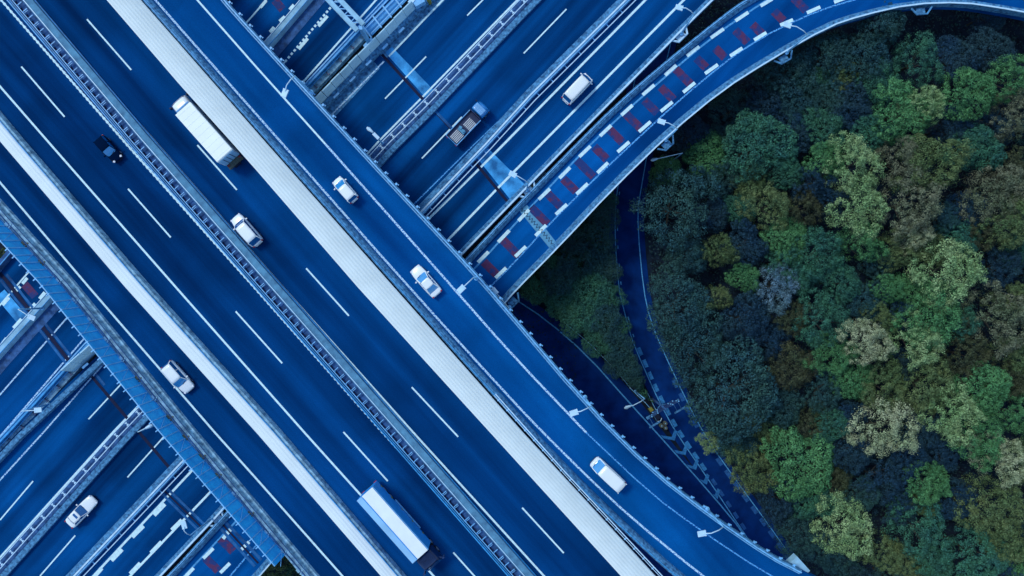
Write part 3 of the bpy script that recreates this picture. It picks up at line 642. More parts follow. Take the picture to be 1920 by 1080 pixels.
# power pole, planters and barrier in the wedge
c = P(1220, 745, 0); pp = empty('power_pole', c, label='dark power pole with cross arms and transformer platform at the tip of the shrub wedge', cat='power pole')
mb = MB(); mb.tube([(0, 0, 0), (0, 0, 10.5)], .2, 10, .13); mb.build('pole', M['concrete_dark'], pp, True)
for zz_, ln_ in ((10, 2.4), (9.2, 2.2), (8.3, 1.8)):
    mb = MB(); a = R(30); u = Vector((math.cos(a), math.sin(a), 0)); mb.bar(u * -ln_ + Vector((0, 0, zz_)), u * ln_ + Vector((0, 0, zz_)), .14); mb.build('cross_arm', M['steel_dark'], pp)
    for k in (-.9, -.5, .5, .9):
        mb = MB(); mb.lathe(u * ln_ * k + Vector((0, 0, zz_ + .07)), [(.07, 0), (.09, .1), (.05, .2), (.07, .28)], 8); mb.build('insulator', M['steel'], pp)
for s_ in (-1, 1):
    u = Vector((math.cos(R(30)), math.sin(R(30)), 0)); nn = Vector((u.y, -u.x, 0))
    mb = MB(); mb.bar(u * s_ * 1.9 - u * .8 + nn * .7 + Vector((0, 0, 7)), u * s_ * 1.9 + u * .8 + nn * .7 + Vector((0, 0, 7)), .4, .1); mb.bar(u * s_ * 2.1 - u * .9 + nn * 2.1 + Vector((0, 0, 6.8)), u * s_ * 2.1 + u * .9 + nn * 2.1 + Vector((0, 0, 6.8)), .25, .1)
    for k in (-.3, .4): mb.bar(u * (s_ * 2 + k) + nn * .7 + Vector((0, 0, 7)), u * (s_ * 2 + k) + nn * 2.1 + Vector((0, 0, 6.8)), .05)
    mb.bar(Vector((0, 0, 7)), u * s_ * 1.9 + nn * .7 + Vector((0, 0, 7)), .1); mb.build('platform_arm', M['concrete_blue'], pp)
for i, (x, y) in enumerate(((1239, 797), (1246, 792.5), (1246.5, 801))):
    c = P(x, y, 0); b = empty('cable_drum', c, label=['leftmost of the three round wooden drums below the power pole', 'uppermost of the three round wooden drums below the power pole', 'lowest of the three round wooden drums below the power pole'][i], cat='drum', group='wooden drums below the power pole')
    mb = MB(); mb.lathe((0, 0, .05), [(.3, 0), (.3, .08), (.17, .1), (.17, .55), (.3, .58), (.3, .66), (.22, .66), (.2, .62)], 18); mb.build('drum_body', M['wood'], b); mb = MB(); mb.lathe((0, 0, .68), [(.1, 0), (.1, .06), (.06, .08)], 10); mb.build('hub', M['concrete_pale'], b)
c = P(1228, 777, 0); b = empty('road_machine', c, R(-50), label='small dark roadside machine with a yellow end between the power pole and the drums', cat='machine')
mb = MB(); mb.box((0, 0, .5), (1.5, .9, .8)); mb.build('machine_body', M['trim'], b, bevel=.08); mb = MB(); mb.box((-1.1, 0, .4), (.6, .6, .7)); mb.build('engine_cover', M['yellow'], b, bevel=.06); mb = MB(); mb.tube([(.9, -.4, .7), (1.1, 0, .8), (.9, .4, .7)], .06); mb.build('handle', M['steel_white'], b)
c = P(1340, 831, 0); b = empty('road_sign', c, label='small pale blue road sign half hidden by the yellow-green bush at the road edge', cat='sign')
mb = MB(); mb.tube([(0, 0, 0), (0, 0, 2.4)], .05); mb.build('post', M['steel'], b); mb = MB(); mb.box((0, 0, 2.3), (.7, .5, .3), R(20)); mb.build('sign_plate', M['steel'], b, bevel=.03)
c = P(1494, 1062, 20.5); b = empty('bridge_pier_cap', (c.x, c.y, 0), label='pale concrete pier cap sticking out beyond the lower end of the ramp', cat='pier')
mb = MB(); mb.tube([(-5.5, -3.5, 0), (-5.5, -3.5, 19.5)], 1.0, 12); mb.bar((-6, -3.9, 19.7), (.4, .3, 19.7), 1.4, .9); mb.build('column', M['concrete'], b); mb = MB(); mb.box((0, 0, 20.5), (2.4, 1.7, 1.2), R(-48)); mb.build('cap', M['concrete_pale'], b, bevel=.05)

# ------------------------------------------------------------------ vehicles
def ring_loft(st, npt=12):
    """stations (x, half width, z bottom, z top, round) -> closed loft"""
    v = []; f = []
    for x, w, zb, zt, r in st:
        ring = [(-w * .96, zb), (-w, zb + (zt - zb) * .35), (-w, zb + (zt - zb) * .7), (-w * (1 - r), zt - .02), (-w * .5, zt + .02), (0, zt + .035)]
        ring += [(-a, b) for a, b in reversed(ring[:-1])]
        v += [(x, a, b) for a, b in ring]
    n = 11
    for i in range(len(st) - 1):
        for k in range(n): f.append((i * n + k, i * n + (k + 1) % n, (i + 1) * n + (k + 1) % n, (i + 1) * n + k))
    f.append(tuple(range(n))[::-1]); f.append(tuple((len(st) - 1) * n + k for k in range(n)))
    return v, f
def wheel(root, x, y, r=.31):
    mb = MB(); n = 16; v = []; f = []
    for yy, rr in ((-.1, r * .9), (-.07, r), (.07, r), (.1, r * .9)):
        for k in range(n): v.append((x + rr * math.cos(2 * math.pi * k / n), y + yy, r + rr * math.sin(2 * math.pi * k / n)))
    for i in range(3):
        for k in range(n): f.append((i * n + k, i * n + (k + 1) % n, (i + 1) * n + (k + 1) % n, (i + 1) * n + k))
    f += [tuple(range(n)), tuple(3 * n + k for k in range(n))]; mb.add(v, f)
    w = mb.build('wheel', M['tyre'], root, True); mb = MB(); s_ = 1 if y > 0 else -1
    v = [(x + r * .6 * math.cos(2 * math.pi * k / 12), y + .108 * s_, r + r * .6 * math.sin(2 * math.pi * k / 12)) for k in range(12)] + [(x + r * .5 * math.cos(2 * math.pi * k / 12), y + .08 * s_, r + r * .5 * math.sin(2 * math.pi * k / 12)) for k in range(12)]
    mb.add(v, [tuple(range(12))] + [(k, (k + 1) % 12, 12 + (k + 1) % 12, 12 + k) for k in range(12)]); mb.build('rim', M['rim'], w)
def car(name, label, cat, px, py, z, dirpx, L, Wd, H, paint, wsb, rf, rr_, rb, belt=.85, glass='glass', rearglass='glass', roofw=.78, mirrors=True, red=True, sunroof=False, tailw=.9, roofm=None, rack=False):
    """x positions as fractions of L from the centre: windshield base, roof front, roof rear, rear glass base"""
    c = P(px, py, z + H * .6); ang = math.atan2(-dirpx[1], dirpx[0])
    root = empty(name, (c.x, c.y, z + .02), ang, label=label, cat=cat, group='vehicles on the motorway')
    h = L / 2; w = Wd / 2; xb, xf, xq, xe = wsb * L, rf * L, rr_ * L, rb * L
    fz = belt * .82
    st = [(-h, w * tailw * .8, .35, belt * .86, .2), (-h + .06, w * tailw, .3, belt * .93, .14), (-h + .3, w * .96, .22, belt * .99, .1), (-h * .5, w, .2, belt, .06), (0, w, .2, belt, .06), (xb, w, .2, belt * .98, .07),
          (max(xb + .25, h - .75), w * .97, .22, belt * .92, .12), (h - .3, w * .9, .25, fz, .2), (h - .09, w * .76, .3, fz * .88, .25), (h, w * .6, .36, fz * .72, .3)]
    st.sort(key=lambda q: q[0])
    mb = MB(); mb.add(*ring_loft(st)); mb.build('body', M[paint], root, True, sub=2)
    # greenhouse
    wb, wr = w * .93, w * roofw
    def gl(xs, name2, m):
        v = []; f = []
        for x, ww_, zz_ in xs: v += [(x, -ww_, zz_), (x, -ww_ * .5, zz_ + .03), (x, 0, zz_ + .045), (x, ww_ * .5, zz_ + .03), (x, ww_, zz_)]
        for i in range(len(xs) - 1):
            for k in range(4): f.append((i * 5 + k, i * 5 + k + 1, (i + 1) * 5 + k + 1, (i + 1) * 5 + k))
        mb = MB(); mb.add(v, f); return mb.build(name2, m, root, True)
    zb_ = belt + .01; fwx = .88
    gl([(xb + .1, wb * .62, zb_ - .03), (xb, wb * fwx, zb_ + .0), (xb * .5 + xf * .5, (wb * fwx + wr) / 2, (zb_ + H) / 2 + .04), (xf, wr * .97, H - .03)], 'windshield', M[glass])
    gl([(xq, wr * .95, H - .03), (xq * .5 + xe * .5, (wb * .85 + wr) / 2, (zb_ + H) / 2 + .03), (xe, wb * .84, zb_ + .01), (xe - .05, wb * .6, zb_ - .03)], 'rear_window', M[rearglass])
    for s_ in (-1, 1):
        mb = MB(); mb.add([(xb, s_ * wb * .93, zb_ - .02), (xf, s_ * wr, H - .03), (xq, s_ * wr, H - .03), (xe, s_ * wb * .9, zb_ - .02)], [(0, 1, 2, 3)]); mb.build('side_window', M['glass'], root)
        xm = (xf + xq) / 2
        for pa, pb, pw in (((xb, s_ * wb * .92, zb_), (xf, s_ * wr * .99, H - .02), .07), ((xe, s_ * wb * .9, zb_), (xq, s_ * wr * .99, H - .02), .12), ((xm + .05, s_ * wb * .95, zb_), (xm, s_ * wr, H - .02), .07)):
            mb = MB(); mb.bar(pa, pb, pw, .065); mb.build('pillar', M[paint], root)
    # roof
    v = []; f = []; nx_ = 7
    for i in range(nx_):
        t = i / (nx_ - 1); x = xf + (xq - xf) * t; e = .02 * (1 - (2 * t - 1) ** 2); k2 = 1 - .05 * (2 * t - 1) ** 4
        for j in range(7):
            y = (j / 3 - 1); v.append((x + (-.05 * (y * y) if i == 0 else (.04 * y * y if i == nx_ - 1 else 0)), y * wr * 1.03 * k2, H + e - .045 * y * y))
    for i in range(nx_ - 1):
        for j in range(6): a = i * 7 + j; f.append((a, a + 1, a + 8, a + 7))
    mb = MB(); mb.add(v, f); ro = mb.build('roof', M[roofm or paint], root, True); sm_ = ro.modifiers.new('thick', 'SOLIDIFY'); sm_.thickness = .05; sm_.offset = 0
    if sunroof:
        mb = MB(); mb.box((xf * .55 + xq * .45 + .1, 0, H + .03), (.32, wr * 1.25, .03)); mb.build('sunroof', M['glass'], ro)
    if rack:
        for s_ in (-1, 1): mb = MB(); mb.bar((xf - .2, s_ * wr * .9, H + .03), (xq + .2, s_ * wr * .9, H + .03), .04); mb.build('roof_rail', M['steel'], ro)
    for x in (h * .62, -h * .6):
        for y in (-w + .1, w - .1): wheel(root, x, y, .3)
    for s_ in (-1, 1):
        mb = MB(); mb.box((h - .2, s_ * w * .7, fz * .86), (.26, .26, .14), R(-28 * s_)); mb.build('headlight', M['lamp_clear'], root, bevel=.04)
        mb = MB(); mb.box((-h + .05, s_ * w * tailw * .84, belt * .8), (.16, .2, .3)); mb.build('tail_light', M['lamp_red'] if red else M['lamp_clear'], root, bevel=.03)
        if mirrors: mb = MB(); mb.box((xb - .25, s_ * (w + .13), belt + .04), (.16, .24, .14), R(14 * s_)); mb.build('mirror', M[paint], root, bevel=.04)
    for x, s_ in ((h - .02, 1), (-h + .02, -1)):
        mb = MB(); mb.box((x, 0, .33), (.1, Wd * .6, .16)); mb.build('bumper', M['trim'] if s_ > 0 else M[paint], root, bevel=.03)
    mb = MB(); mb.box((-h - .01, 0, .6), (.03, .34, .16)); mb.build('number_plate', M['car_white'], root)
    mb = MB(); mb.box((0, 0, .22), (L * .86, Wd * .8, .14)); mb.build('underbody', M['trim'], root)
    for s_ in (-1, 1):
        mb = MB(); mb.bar((xb - .1 + .22, s_ * .05, belt + .02), (xb + .0, s_ * .05 + .45, belt + .06), .02); mb.build('wiper', M['trim'], root)
    return root
DN = (.664, .748); UP = (-.664, -.748); LO = (.69, -.724)
car('hatchback_car', 'small black car with a bright blue windshield driving down the left carriageway', 'car', 202, 279, ZT, DN, 3.5, 1.5, 1.5, 'car_black', .2, .06, -.4, -.46, glass='glass_bright', red=True)
car('minivan', 'white minivan with a dark rear window in the lane right of the median guardrail', 'minivan', 460, 431, ZT, UP, 4.45, 1.7, 1.75, 'car_white', .27, .15, -.38, -.46, .95, roofw=.8, rearglass='glass', roofm='car_white')
car('kei_car', 'small white boxy car with red tail lights on the ramp, the foremost of three', 'car', 646, 355, ZT, UP, 3.5, 1.5, 1.7, 'car_white', .3, .1, -.42, -.47, .95, glass='glass_bright', roofw=.8)
car('sedan', 'white sedan with a blue windshield and blue rear window in the middle of the ramp', 'car', 798, 527, ZT, UP, 4.35, 1.68, 1.42, 'car_white', .2, .04, -.22, -.36, .86, glass='glass_bright', rearglass='glass_bright', roofw=.7)
car('estate_car', 'white estate car with roof rails straddling the white line on the far left carriageway', 'car', 332, 708, ZT, DN, 4.35, 1.75, 1.6, 'car_white', .22, .1, -.42, -.48, .92, glass='glass_bright', roofw=.74)
car('van', 'white van with a big pale blue windshield at the lower end of the ramp', 'van', 1140, 890, ZT, (-.73, -.68), 4.7, 1.68, 1.9, 'car_white', .41, .26, -.47, -.485, 1.05, glass='glass_bright', roofw=.88, mirrors=False, tailw=.97)
car('minivan', 'white flat-roofed minivan on the two-lane lower road in the top centre', 'minivan', 1083, 165, ZL, LO, 4.7, 1.68, 1.85, 'car_white', .42, .32, -.42, -.47, 1.0, roofw=.86, tailw=.96)
car('sedan', 'white sedan with a sunroof on the lower motorway at the bottom left', 'car', 151, 960, ZL, LO, 4.85, 1.75, 1.42, 'car_white', .13, .0, -.27, -.37, .84, roofw=.72, sunroof=True)

def truck_wheels(root, xs, w, r=.48):
    for x in xs:
        for y in (-w, w): wheel(root, x, y, r)
# white box truck, heading up
c = P(381, 247, ZT + 3.4); t = empty('box_truck', (c.x, c.y, ZT + .02), math.atan2(.748, -.664), label='long white box truck heading up beside the broad white noise barrier', cat='truck', group='vehicles on the motorway')
mb = MB(); mb.box((-.05, 0, 2.2), (7.5, 2.36, 2.3)); mb.build('cargo_box', M['truck_white'], t, bevel=.05)
mb = MB(); mb.box((-.05, 0, 3.37), (7.35, 2.2, .04)); mb.build('roof_skin', M['truck_white'], t)
for k in range(9): mb = MB(); mb.box((-3.4 + k * .84, 0, 3.395), (.05, 2.2, .02)); mb.build('roof_seam', M['truck_white'], t)
mb = MB(); mb.add(*ring_loft([(3.85, 1.0, .6, 2.65, .1), (3.95, 1.08, .5, 2.75, .08), (5.0, 1.08, .5, 2.7, .08), (5.45, 1.06, .5, 2.3, .1), (5.62, 1.0, .5, 1.5, .1), (5.66, .95, .6, 1.2, .1)])); mb.build('cab', M['car_white'], t, True, sub=1)
mb = MB(); mb.box((4.1, 0, 2.85), (.12, 1.9, .12)); mb.build('cab_gap_trim', M['glass_bright'], t)
mb = MB(); mb.add([(5.2, -.9, 2.55), (5.2, .9, 2.55), (5.62, .92, 1.65), (5.62, -.92, 1.65)], [(0, 1, 2, 3)]); mb.build('windshield', M['glass'], t)
mb = MB(); mb.box((-.1, 0, .75), (9.2, .9, .3)); mb.build('chassis', M['trim'], t)
mb = MB(); mb.box((-3.84, 0, 2.1), (.08, 2.2, 2.1)); rd = mb.build('rear_door', M['truck_pale'], t, bevel=.02)
for y in (-.5, 0, .5): mb = MB(); mb.tube([(-3.92, y, 1.1), (-3.92, y, 3.1)], .03, 6); mb.build('lock_bar', M['steel_dark'], rd)
mb = MB(); mb.box((-4.15, 0, .85), (.7, 2.1, .22)); mb.build('rear_bumper', M['wood'], t)
for s_ in (-1, 1): mb = MB(); mb.box((-4.05, s_ * .85, 1.0), (.1, .3, .16)); mb.build('tail_light', M['lamp_red'], t); mb = MB(); mb.box((5.3, s_ * 1.3, 1.9), (.14, .26, .5)); mb.build('mirror', M['trim'], t)
truck_wheels(t, (4.7, -1.9, -2.95), .95)
# large wing-body truck at the bottom
c = P(736, 985, ZT + 3.6); t = empty('box_truck', (c.x, c.y, ZT + .02), math.atan2(-.748, .664), label='large two-tone blue and white box truck with a dark cab at the bottom', cat='truck', group='vehicles on the motorway')
mb = MB(); mb.box((0, 0, 2.15), (9.9, 2.42, 2.75)); mb.build('cargo_box', M['truck_side'], t, bevel=.04)
mb = MB(); mb.box((0, .36, 3.57), (9.86, 1.62, .07)); mb.build('roof_panel', M['truck_white'], t, bevel=.02)
mb = MB(); mb.box((0, -.87, 3.57), (9.86, .72, .07)); mb.build('roof_panel', M['truck_pale'], t, bevel=.02)
mb = MB(); mb.tube([(-4.7, -.47, 3.63), (4.9, -.47, 3.63)], .05, 6); mb.build('roof_ridge', M['truck_side'], t)
for s_ in (-1, 1): mb = MB(); mb.box((0, s_ * 1.235, 3.45), (9.88, .05, .14)); mb.build('edge_rail', M['steel'], t)
mb = MB(); mb.add(*ring_loft([(5.12, 1.1, .5, 2.75, .08), (5.25, 1.18, .45, 2.85, .06), (6.6, 1.18, .45, 2.75, .06), (7.1, 1.16, .45, 2.3, .08), (7.3, 1.1, .5, 1.6, .1), (7.34, 1.0, .55, 1.2, .1)])); mb.build('cab', M['truck_dark'], t, True, sub=1)
for k in range(10): mb = MB(); mb.box((5.35 + k * .13, 0, 2.93), (.05, 1.9, .04)); mb.build('roof_vent', M['steel_dark'], t)
mb = MB(); mb.add([(6.85, -1.0, 2.6), (6.85, 1.0, 2.6), (7.3, 1.02, 1.7), (7.3, -1.02, 1.7)], [(0, 1, 2, 3)]); mb.build('windshield', M['glass'], t)
mb = MB(); mb.box((.8, 0, .72), (11.6, .9, .3)); mb.build('chassis', M['trim'], t)
for s_ in (-1, 1):
    mb = MB(); mb.box((.6, s_ * 1.28, .62), (4.6, .06, .34)); mb.build('side_guard', M['steel'], t)
    for k in (0, 1): mb = MB(); mb.tube([(6.7, s_ * 1.15, 2.2), (7.1, s_ * 1.5, 2.3 - k * .5)], .03); mb.box((7.1, s_ * 1.52, 2.15 - k * .5), (.16, .26, .4)); mb.build('mirror', M['steel_dark'], t)
    mb = MB(); mb.box((-5.0, s_ * .95, .8), (.08, .4, .16)); mb.build('tail_light', M['lamp_red'], t); mb = MB(); mb.box((7.32, s_ * .85, .85), (.1, .36, .2)); mb.build('headlight', M['lamp_clear'], t)
for k in range(5):
    mb = MB(); mb.box((-4.1 + k * 1.9, 1.26, 1.0), (.3, .05, .1)); mb.build('marker_lamp', M['yellow'], t)
truck_wheels(t, (6.2, 5.0, -2.4, -3.5), 1.02)
# flatbed with slatted cargo
c = P(876, 231, ZL + 1.5); t = empty('flatbed_truck', (c.x, c.y, ZL + .02), math.atan2(.724, .69), label='flatbed truck with a blue cab carrying slatted loads on the lower motorway', cat='truck', group='vehicles on the motorway')
mb = MB(); mb.box((-.75, 0, .95), (4.7, 2.0, .12)); mb.build('load_bed', M['truck_dark'], t, bevel=.02)
for s_ in (-1, 1): mb = MB(); mb.box((-.75, s_ * 1.0, 1.18), (4.7, .05, .4)); mb.build('side_board', M['car_blue'], t); mb = MB(); mb.box((-.75, s_ * 1.0, 1.39), (4.7, .08, .04)); mb.build('board_rim', M['steel'], t)
mb = MB(); mb.box((-3.1, 0, 1.18), (.06, 2.0, .4)); mb.build('tail_board', M['steel_blue'], t); mb = MB(); mb.box((1.55, 0, 1.5), (.08, 1.9, 1.0)); mb.build('headboard', M['truck_dark'], t)
mb = MB(); mb.add(*ring_loft([(1.8, .92, .5, 2.1, .1), (1.9, .98, .45, 2.2, .08), (2.8, .98, .45, 2.18, .08), (3.15, .95, .45, 1.85, .1), (3.4, .9, .45, 1.3, .1), (3.45, .84, .5, 1.1, .1)])); mb.build('cab', M['car_blue'], t, True, sub=1)
for k in range(7): mb = MB(); mb.box((1.95 + k * .13, 0, 2.26), (.06, 1.5, .03)); mb.build('cab_rib', M['truck_pale'], t)
mb = MB(); mb.add([(2.95, -.85, 2.05), (2.95, .85, 2.05), (3.38, .87, 1.4), (3.38, -.87, 1.4)], [(0, 1, 2, 3)]); mb.build('windshield', M['glass'], t)
mb = MB(); mb.box((0, 0, .65), (6.2, .8, .25)); mb.build('chassis', M['trim'], t)
for s_ in (-1, 1): mb = MB(); mb.box((3.0, s_ * 1.15, 1.6), (.12, .22, .35)); mb.build('mirror', M['trim'], t); mb = MB(); mb.box((-3.15, s_ * .8, .75), (.06, .3, .14)); mb.build('tail_light', M['lamp_red'], t)
truck_wheels(t, (2.5, -1.6), .85, .38)
ang = math.atan2(.724, .69); fwd = Vector((math.cos(ang), math.sin(ang), 0)); sd = Vector((-fwd.y, fwd.x, 0)); tb = Vector(t.location)
for nm, lb, x0, x1, y0 in (('slat_bundle', 'pale slat bundle at the rear end of the flatbed truck', -2.9, -1.5, -.1), ('slat_bundle', 'pale slat bundle nearer the cab on the flatbed truck', -.5, .8, -.25)):
    b = empty(nm, tb + fwd * x0 + sd * y0 + Vector((0, 0, 1.01)), ang, label=lb, cat='cargo', group='slat bundles on the flatbed truck')
    for k in range(6): mb = MB(); mb.box(((x1 - x0) / 2, -.6 + k * .22, .14), (x1 - x0, .12, .2)); mb.build('slat', M['cargo'], b)
    mb = MB(); mb.box(((x1 - x0) / 2, -.05, .02), (x1 - x0 - .2, 1.2, .04)); mb.build('pallet', M['trim'], b)
b = empty('equipment_box', tb + fwd * -1.1 + sd * -.1 + Vector((0, 0, 1.01)), ang, label='grey lumpy equipment between the two slat bundles on the flatbed truck', cat='cargo')
mb = MB(); mb.box((-.1, 0, .2), (.5, 1.1, .35)); mb.box((.05, .35, .42), (.4, .4, .2), .3); mb.lathe((0, -.3, .3), [(.2, 0), (.2, .25), (.1, .3)], 10); mb.build('casing', M['joint_grey'], b, bevel=.03)

# ------------------------------------------------------------------ vegetation
def leafmat(name, c, c2):
    m = bpy.data.materials.new(name); m.use_nodes = True; n = m.node_tree.nodes; l = m.node_tree.links; b = n['Principled BSDF']
    b.inputs['Roughness'].default_value = .75; b.inputs['Specular IOR Level'].default_value = .15
    g = n.new('ShaderNodeNewGeometry'); t = n.new('ShaderNodeTexNoise'); t.inputs['Scale'].default_value = .55; t.inputs['Detail'].default_value = 3; l.new(g.outputs['Position'], t.inputs[0])
    mr = n.new('ShaderNodeMapRange'); mr.inputs[1].default_value = .35; mr.inputs[2].default_value = .65; l.new(t.outputs[0], mr.inputs[0])
    mx = n.new('ShaderNodeMix'); mx.data_type = 'RGBA'; mx.inputs[6].default_value = (*c, 1); mx.inputs[7].default_value = (*c2, 1); l.new(mr.outputs[0], mx.inputs[0])
    t4 = n.new('ShaderNodeTexNoise'); t4.inputs['Scale'].default_value = .22; t4.inputs['Detail'].default_value = 5; l.new(g.outputs['Position'], t4.inputs[0])
    m4 = n.new('ShaderNodeMapRange'); m4.inputs[1].default_value = .42; m4.inputs[2].default_value = .68; m4.inputs[4].default_value = .6; l.new(t4.outputs[0], m4.inputs[0])
    mx4 = n.new('ShaderNodeMix'); mx4.data_type = 'RGBA'; l.new(m4.outputs[0], mx4.inputs[0]); l.new(mx.outputs[2], mx4.inputs[6])
    mx4.inputs[7].default_value = (c[0] * .5 + .025, c[1] * .6 + .05, c[2] * .5 + .02, 1); mx = mx4
    t2 = n.new('ShaderNodeTexWhiteNoise'); l.new(g.outputs['Random Per Island'], t2.inputs['Vector']); t2.noise_dimensions = '1D'; l.new(g.outputs['Random Per Island'], t2.inputs['W'])
    m2 = n.new('ShaderNodeMapRange'); m2.inputs[3].default_value = .55; m2.inputs[4].default_value = 1.45; l.new(t2.outputs['Value'], m2.inputs[0])
    vm = n.new('ShaderNodeVectorMath'); vm.operation = 'SCALE'; l.new(mx.outputs[2], vm.inputs[0]); l.new(m2.outputs[0], vm.inputs['Scale'])
    l.new(vm.outputs[0], b.inputs['Base Color']); return m
LM = {
 'L': leafmat('pale_green_leaves', (.19, .34, .15), (.29, .42, .20)),
 'C': leafmat('cream_green_leaves', (.29, .36, .21), (.38, .43, .27)),
 'G': leafmat('mid_green_leaves', (.055, .19, .08), (.10, .28, .11)),
 'T': leafmat('teal_green_leaves', (.03, .125, .105), (.045, .17, .10)),
 'D': leafmat('dark_evergreen_leaves', (.018, .07, .095), (.026, .09, .09)),
 'U': leafmat('dark_bluish_leaves', (.010, .042, .085), (.015, .055, .095)),
 'Y': leafmat('olive_leaves', (.09, .155, .07), (.13, .18, .07)),
 'B': leafmat('greyish_brown_leaves', (.10, .125, .08), (.17, .19, .125)),
 'R': leafmat('dull_reddish_brown_leaves', (.05, .065, .042), (.075, .09, .045)),
 'W': leafmat('pale_bluish_leaves', (.09, .19, .27), (.15, .26, .33)),
}
CN = {'L': 'pale green', 'C': 'cream green', 'G': 'mid green', 'T': 'teal green', 'D': 'dark evergreen', 'U': 'dark bluish', 'Y': 'olive', 'B': 'greyish brown', 'R': 'dull reddish brown', 'W': 'pale bluish'}
def crown_mesh(name, seed, style):
    """leaf tufts over an irregular lobed dome, radius about 1, centred on z = 1.45"""
    rnd = random.Random(seed); v = []; f = []; so_ = Vector((seed * 3.1, seed * 1.7, 0)); tufts = []
    ph = [rnd.uniform(0, 6.28) for _ in range(4)]; am = [rnd.uniform(.04, .12), rnd.uniform(.05, .13), rnd.uniform(.03, .08), rnd.uniform(.02, .05)]
    def edge(a): return .88 + sum(am[k] * math.sin((k + 2) * a + ph[k]) for k in range(4))
    sp = .105 if style == 0 else .115
    for _ in range(2600):
        x, y = rnd.uniform(-1.1, 1.1), rnd.uniform(-1.1, 1.1); rho = math.hypot(x, y) / edge(math.atan2(y, x))
        if rho > 1: continue
        if any((x - q[0].x) ** 2 + (y - q[0].y) ** 2 < sp * sp for q in tufts): continue
        n1 = noise.noise(Vector((x, y, 0)) * 2.6 + so_); n2 = noise.noise(Vector((x, y, 5)) * 5.5 + so_)
        if style and (n1 < -.28 or (rho > .72 and n2 < -.1)): continue
        if not style and rho > .85 and n2 < -.25: continue
        z = .62 * math.sqrt(max(0, 1 - rho * rho)) - .1 + n1 * (.42 if style else .26) + n2 * (.22 if style else .12)
        tufts.append((Vector((x, y, z)), rnd.uniform(.085, .125) if style == 0 else rnd.uniform(.08, .15)))
    for k in range(26):
        a = rnd.uniform(0, 6.28); rr = edge(a) * rnd.uniform(.6, .92); tufts.append((Vector((rr * math.cos(a), rr * math.sin(a), rnd.uniform(-.45, -.2))), .15))
    for p, tr_ in tufts:
        for _ in range(96):
            cz = rnd.uniform(-.3, 1); th = rnd.uniform(0, 2 * math.pi); sz = math.sqrt(1 - cz * cz)
            nrm = Vector((sz * math.cos(th), sz * math.sin(th), cz)); k = rnd.uniform(.7, 1.06) if style == 0 else rnd.uniform(.45, 1.25)
            c_ = p + Vector((nrm.x, nrm.y, nrm.z * .9)) * tr_ * k
            nn = (nrm * 1.1 + Vector((rnd.uniform(-1, 1), rnd.uniform(-1, 1), rnd.uniform(-.3, .8))) * .5).normalized()
            u = nn.orthogonal().normalized(); u = Matrix.Rotation(rnd.uniform(0, 6.28), 3, nn) @ u; w = nn.cross(u); s_ = rnd.uniform(.012, .025); s2 = s_ * rnd.uniform(.5, .9)
            b0 = len(v); v += [c_ - u * s_, c_ - w * s2, c_ + u * s_, c_ + w * s2]; f.append((b0, b0 + 1, b0 + 2, b0 + 3))
    v = [q + Vector((0, 0, 1.45)) for q in v]
    me = bpy.data.meshes.new(name); me.from_pydata([tuple(q) for q in v], [], f); me.update(); me.materials.append(LM['D']); return me
def trunk_mesh(seed):
    rnd = random.Random(seed); mb = MB(); mb.tube([(0, 0, -.1), (.02, .01, .4), (.0, .03, .8), (.02, 0, 1.2)], .06, 8, .03)
    for i in range(6):
        a = i * 1.05 + rnd.random(); z0 = rnd.uniform(.6, 1.0); r_ = rnd.uniform(.35, .6); mb.tube([(0, 0, z0), (r_ * .5 * math.cos(a), r_ * .5 * math.sin(a), z0 + .25), (r_ * math.cos(a), r_ * math.sin(a), z0 + .55)], .03, 6, .01)
    me = bpy.data.meshes.new('trunk'); me.from_pydata([tuple(q) for q in mb.v], [], mb.f); me.update(); me.materials.append(M['bark']); return me
crowns0 = [crown_mesh('crown', 100 + i, 0) for i in range(6)]; crowns1 = [crown_mesh('crown', 200 + i, 1) for i in range(6)]; trunks = [trunk_mesh(i) for i in range(3)]
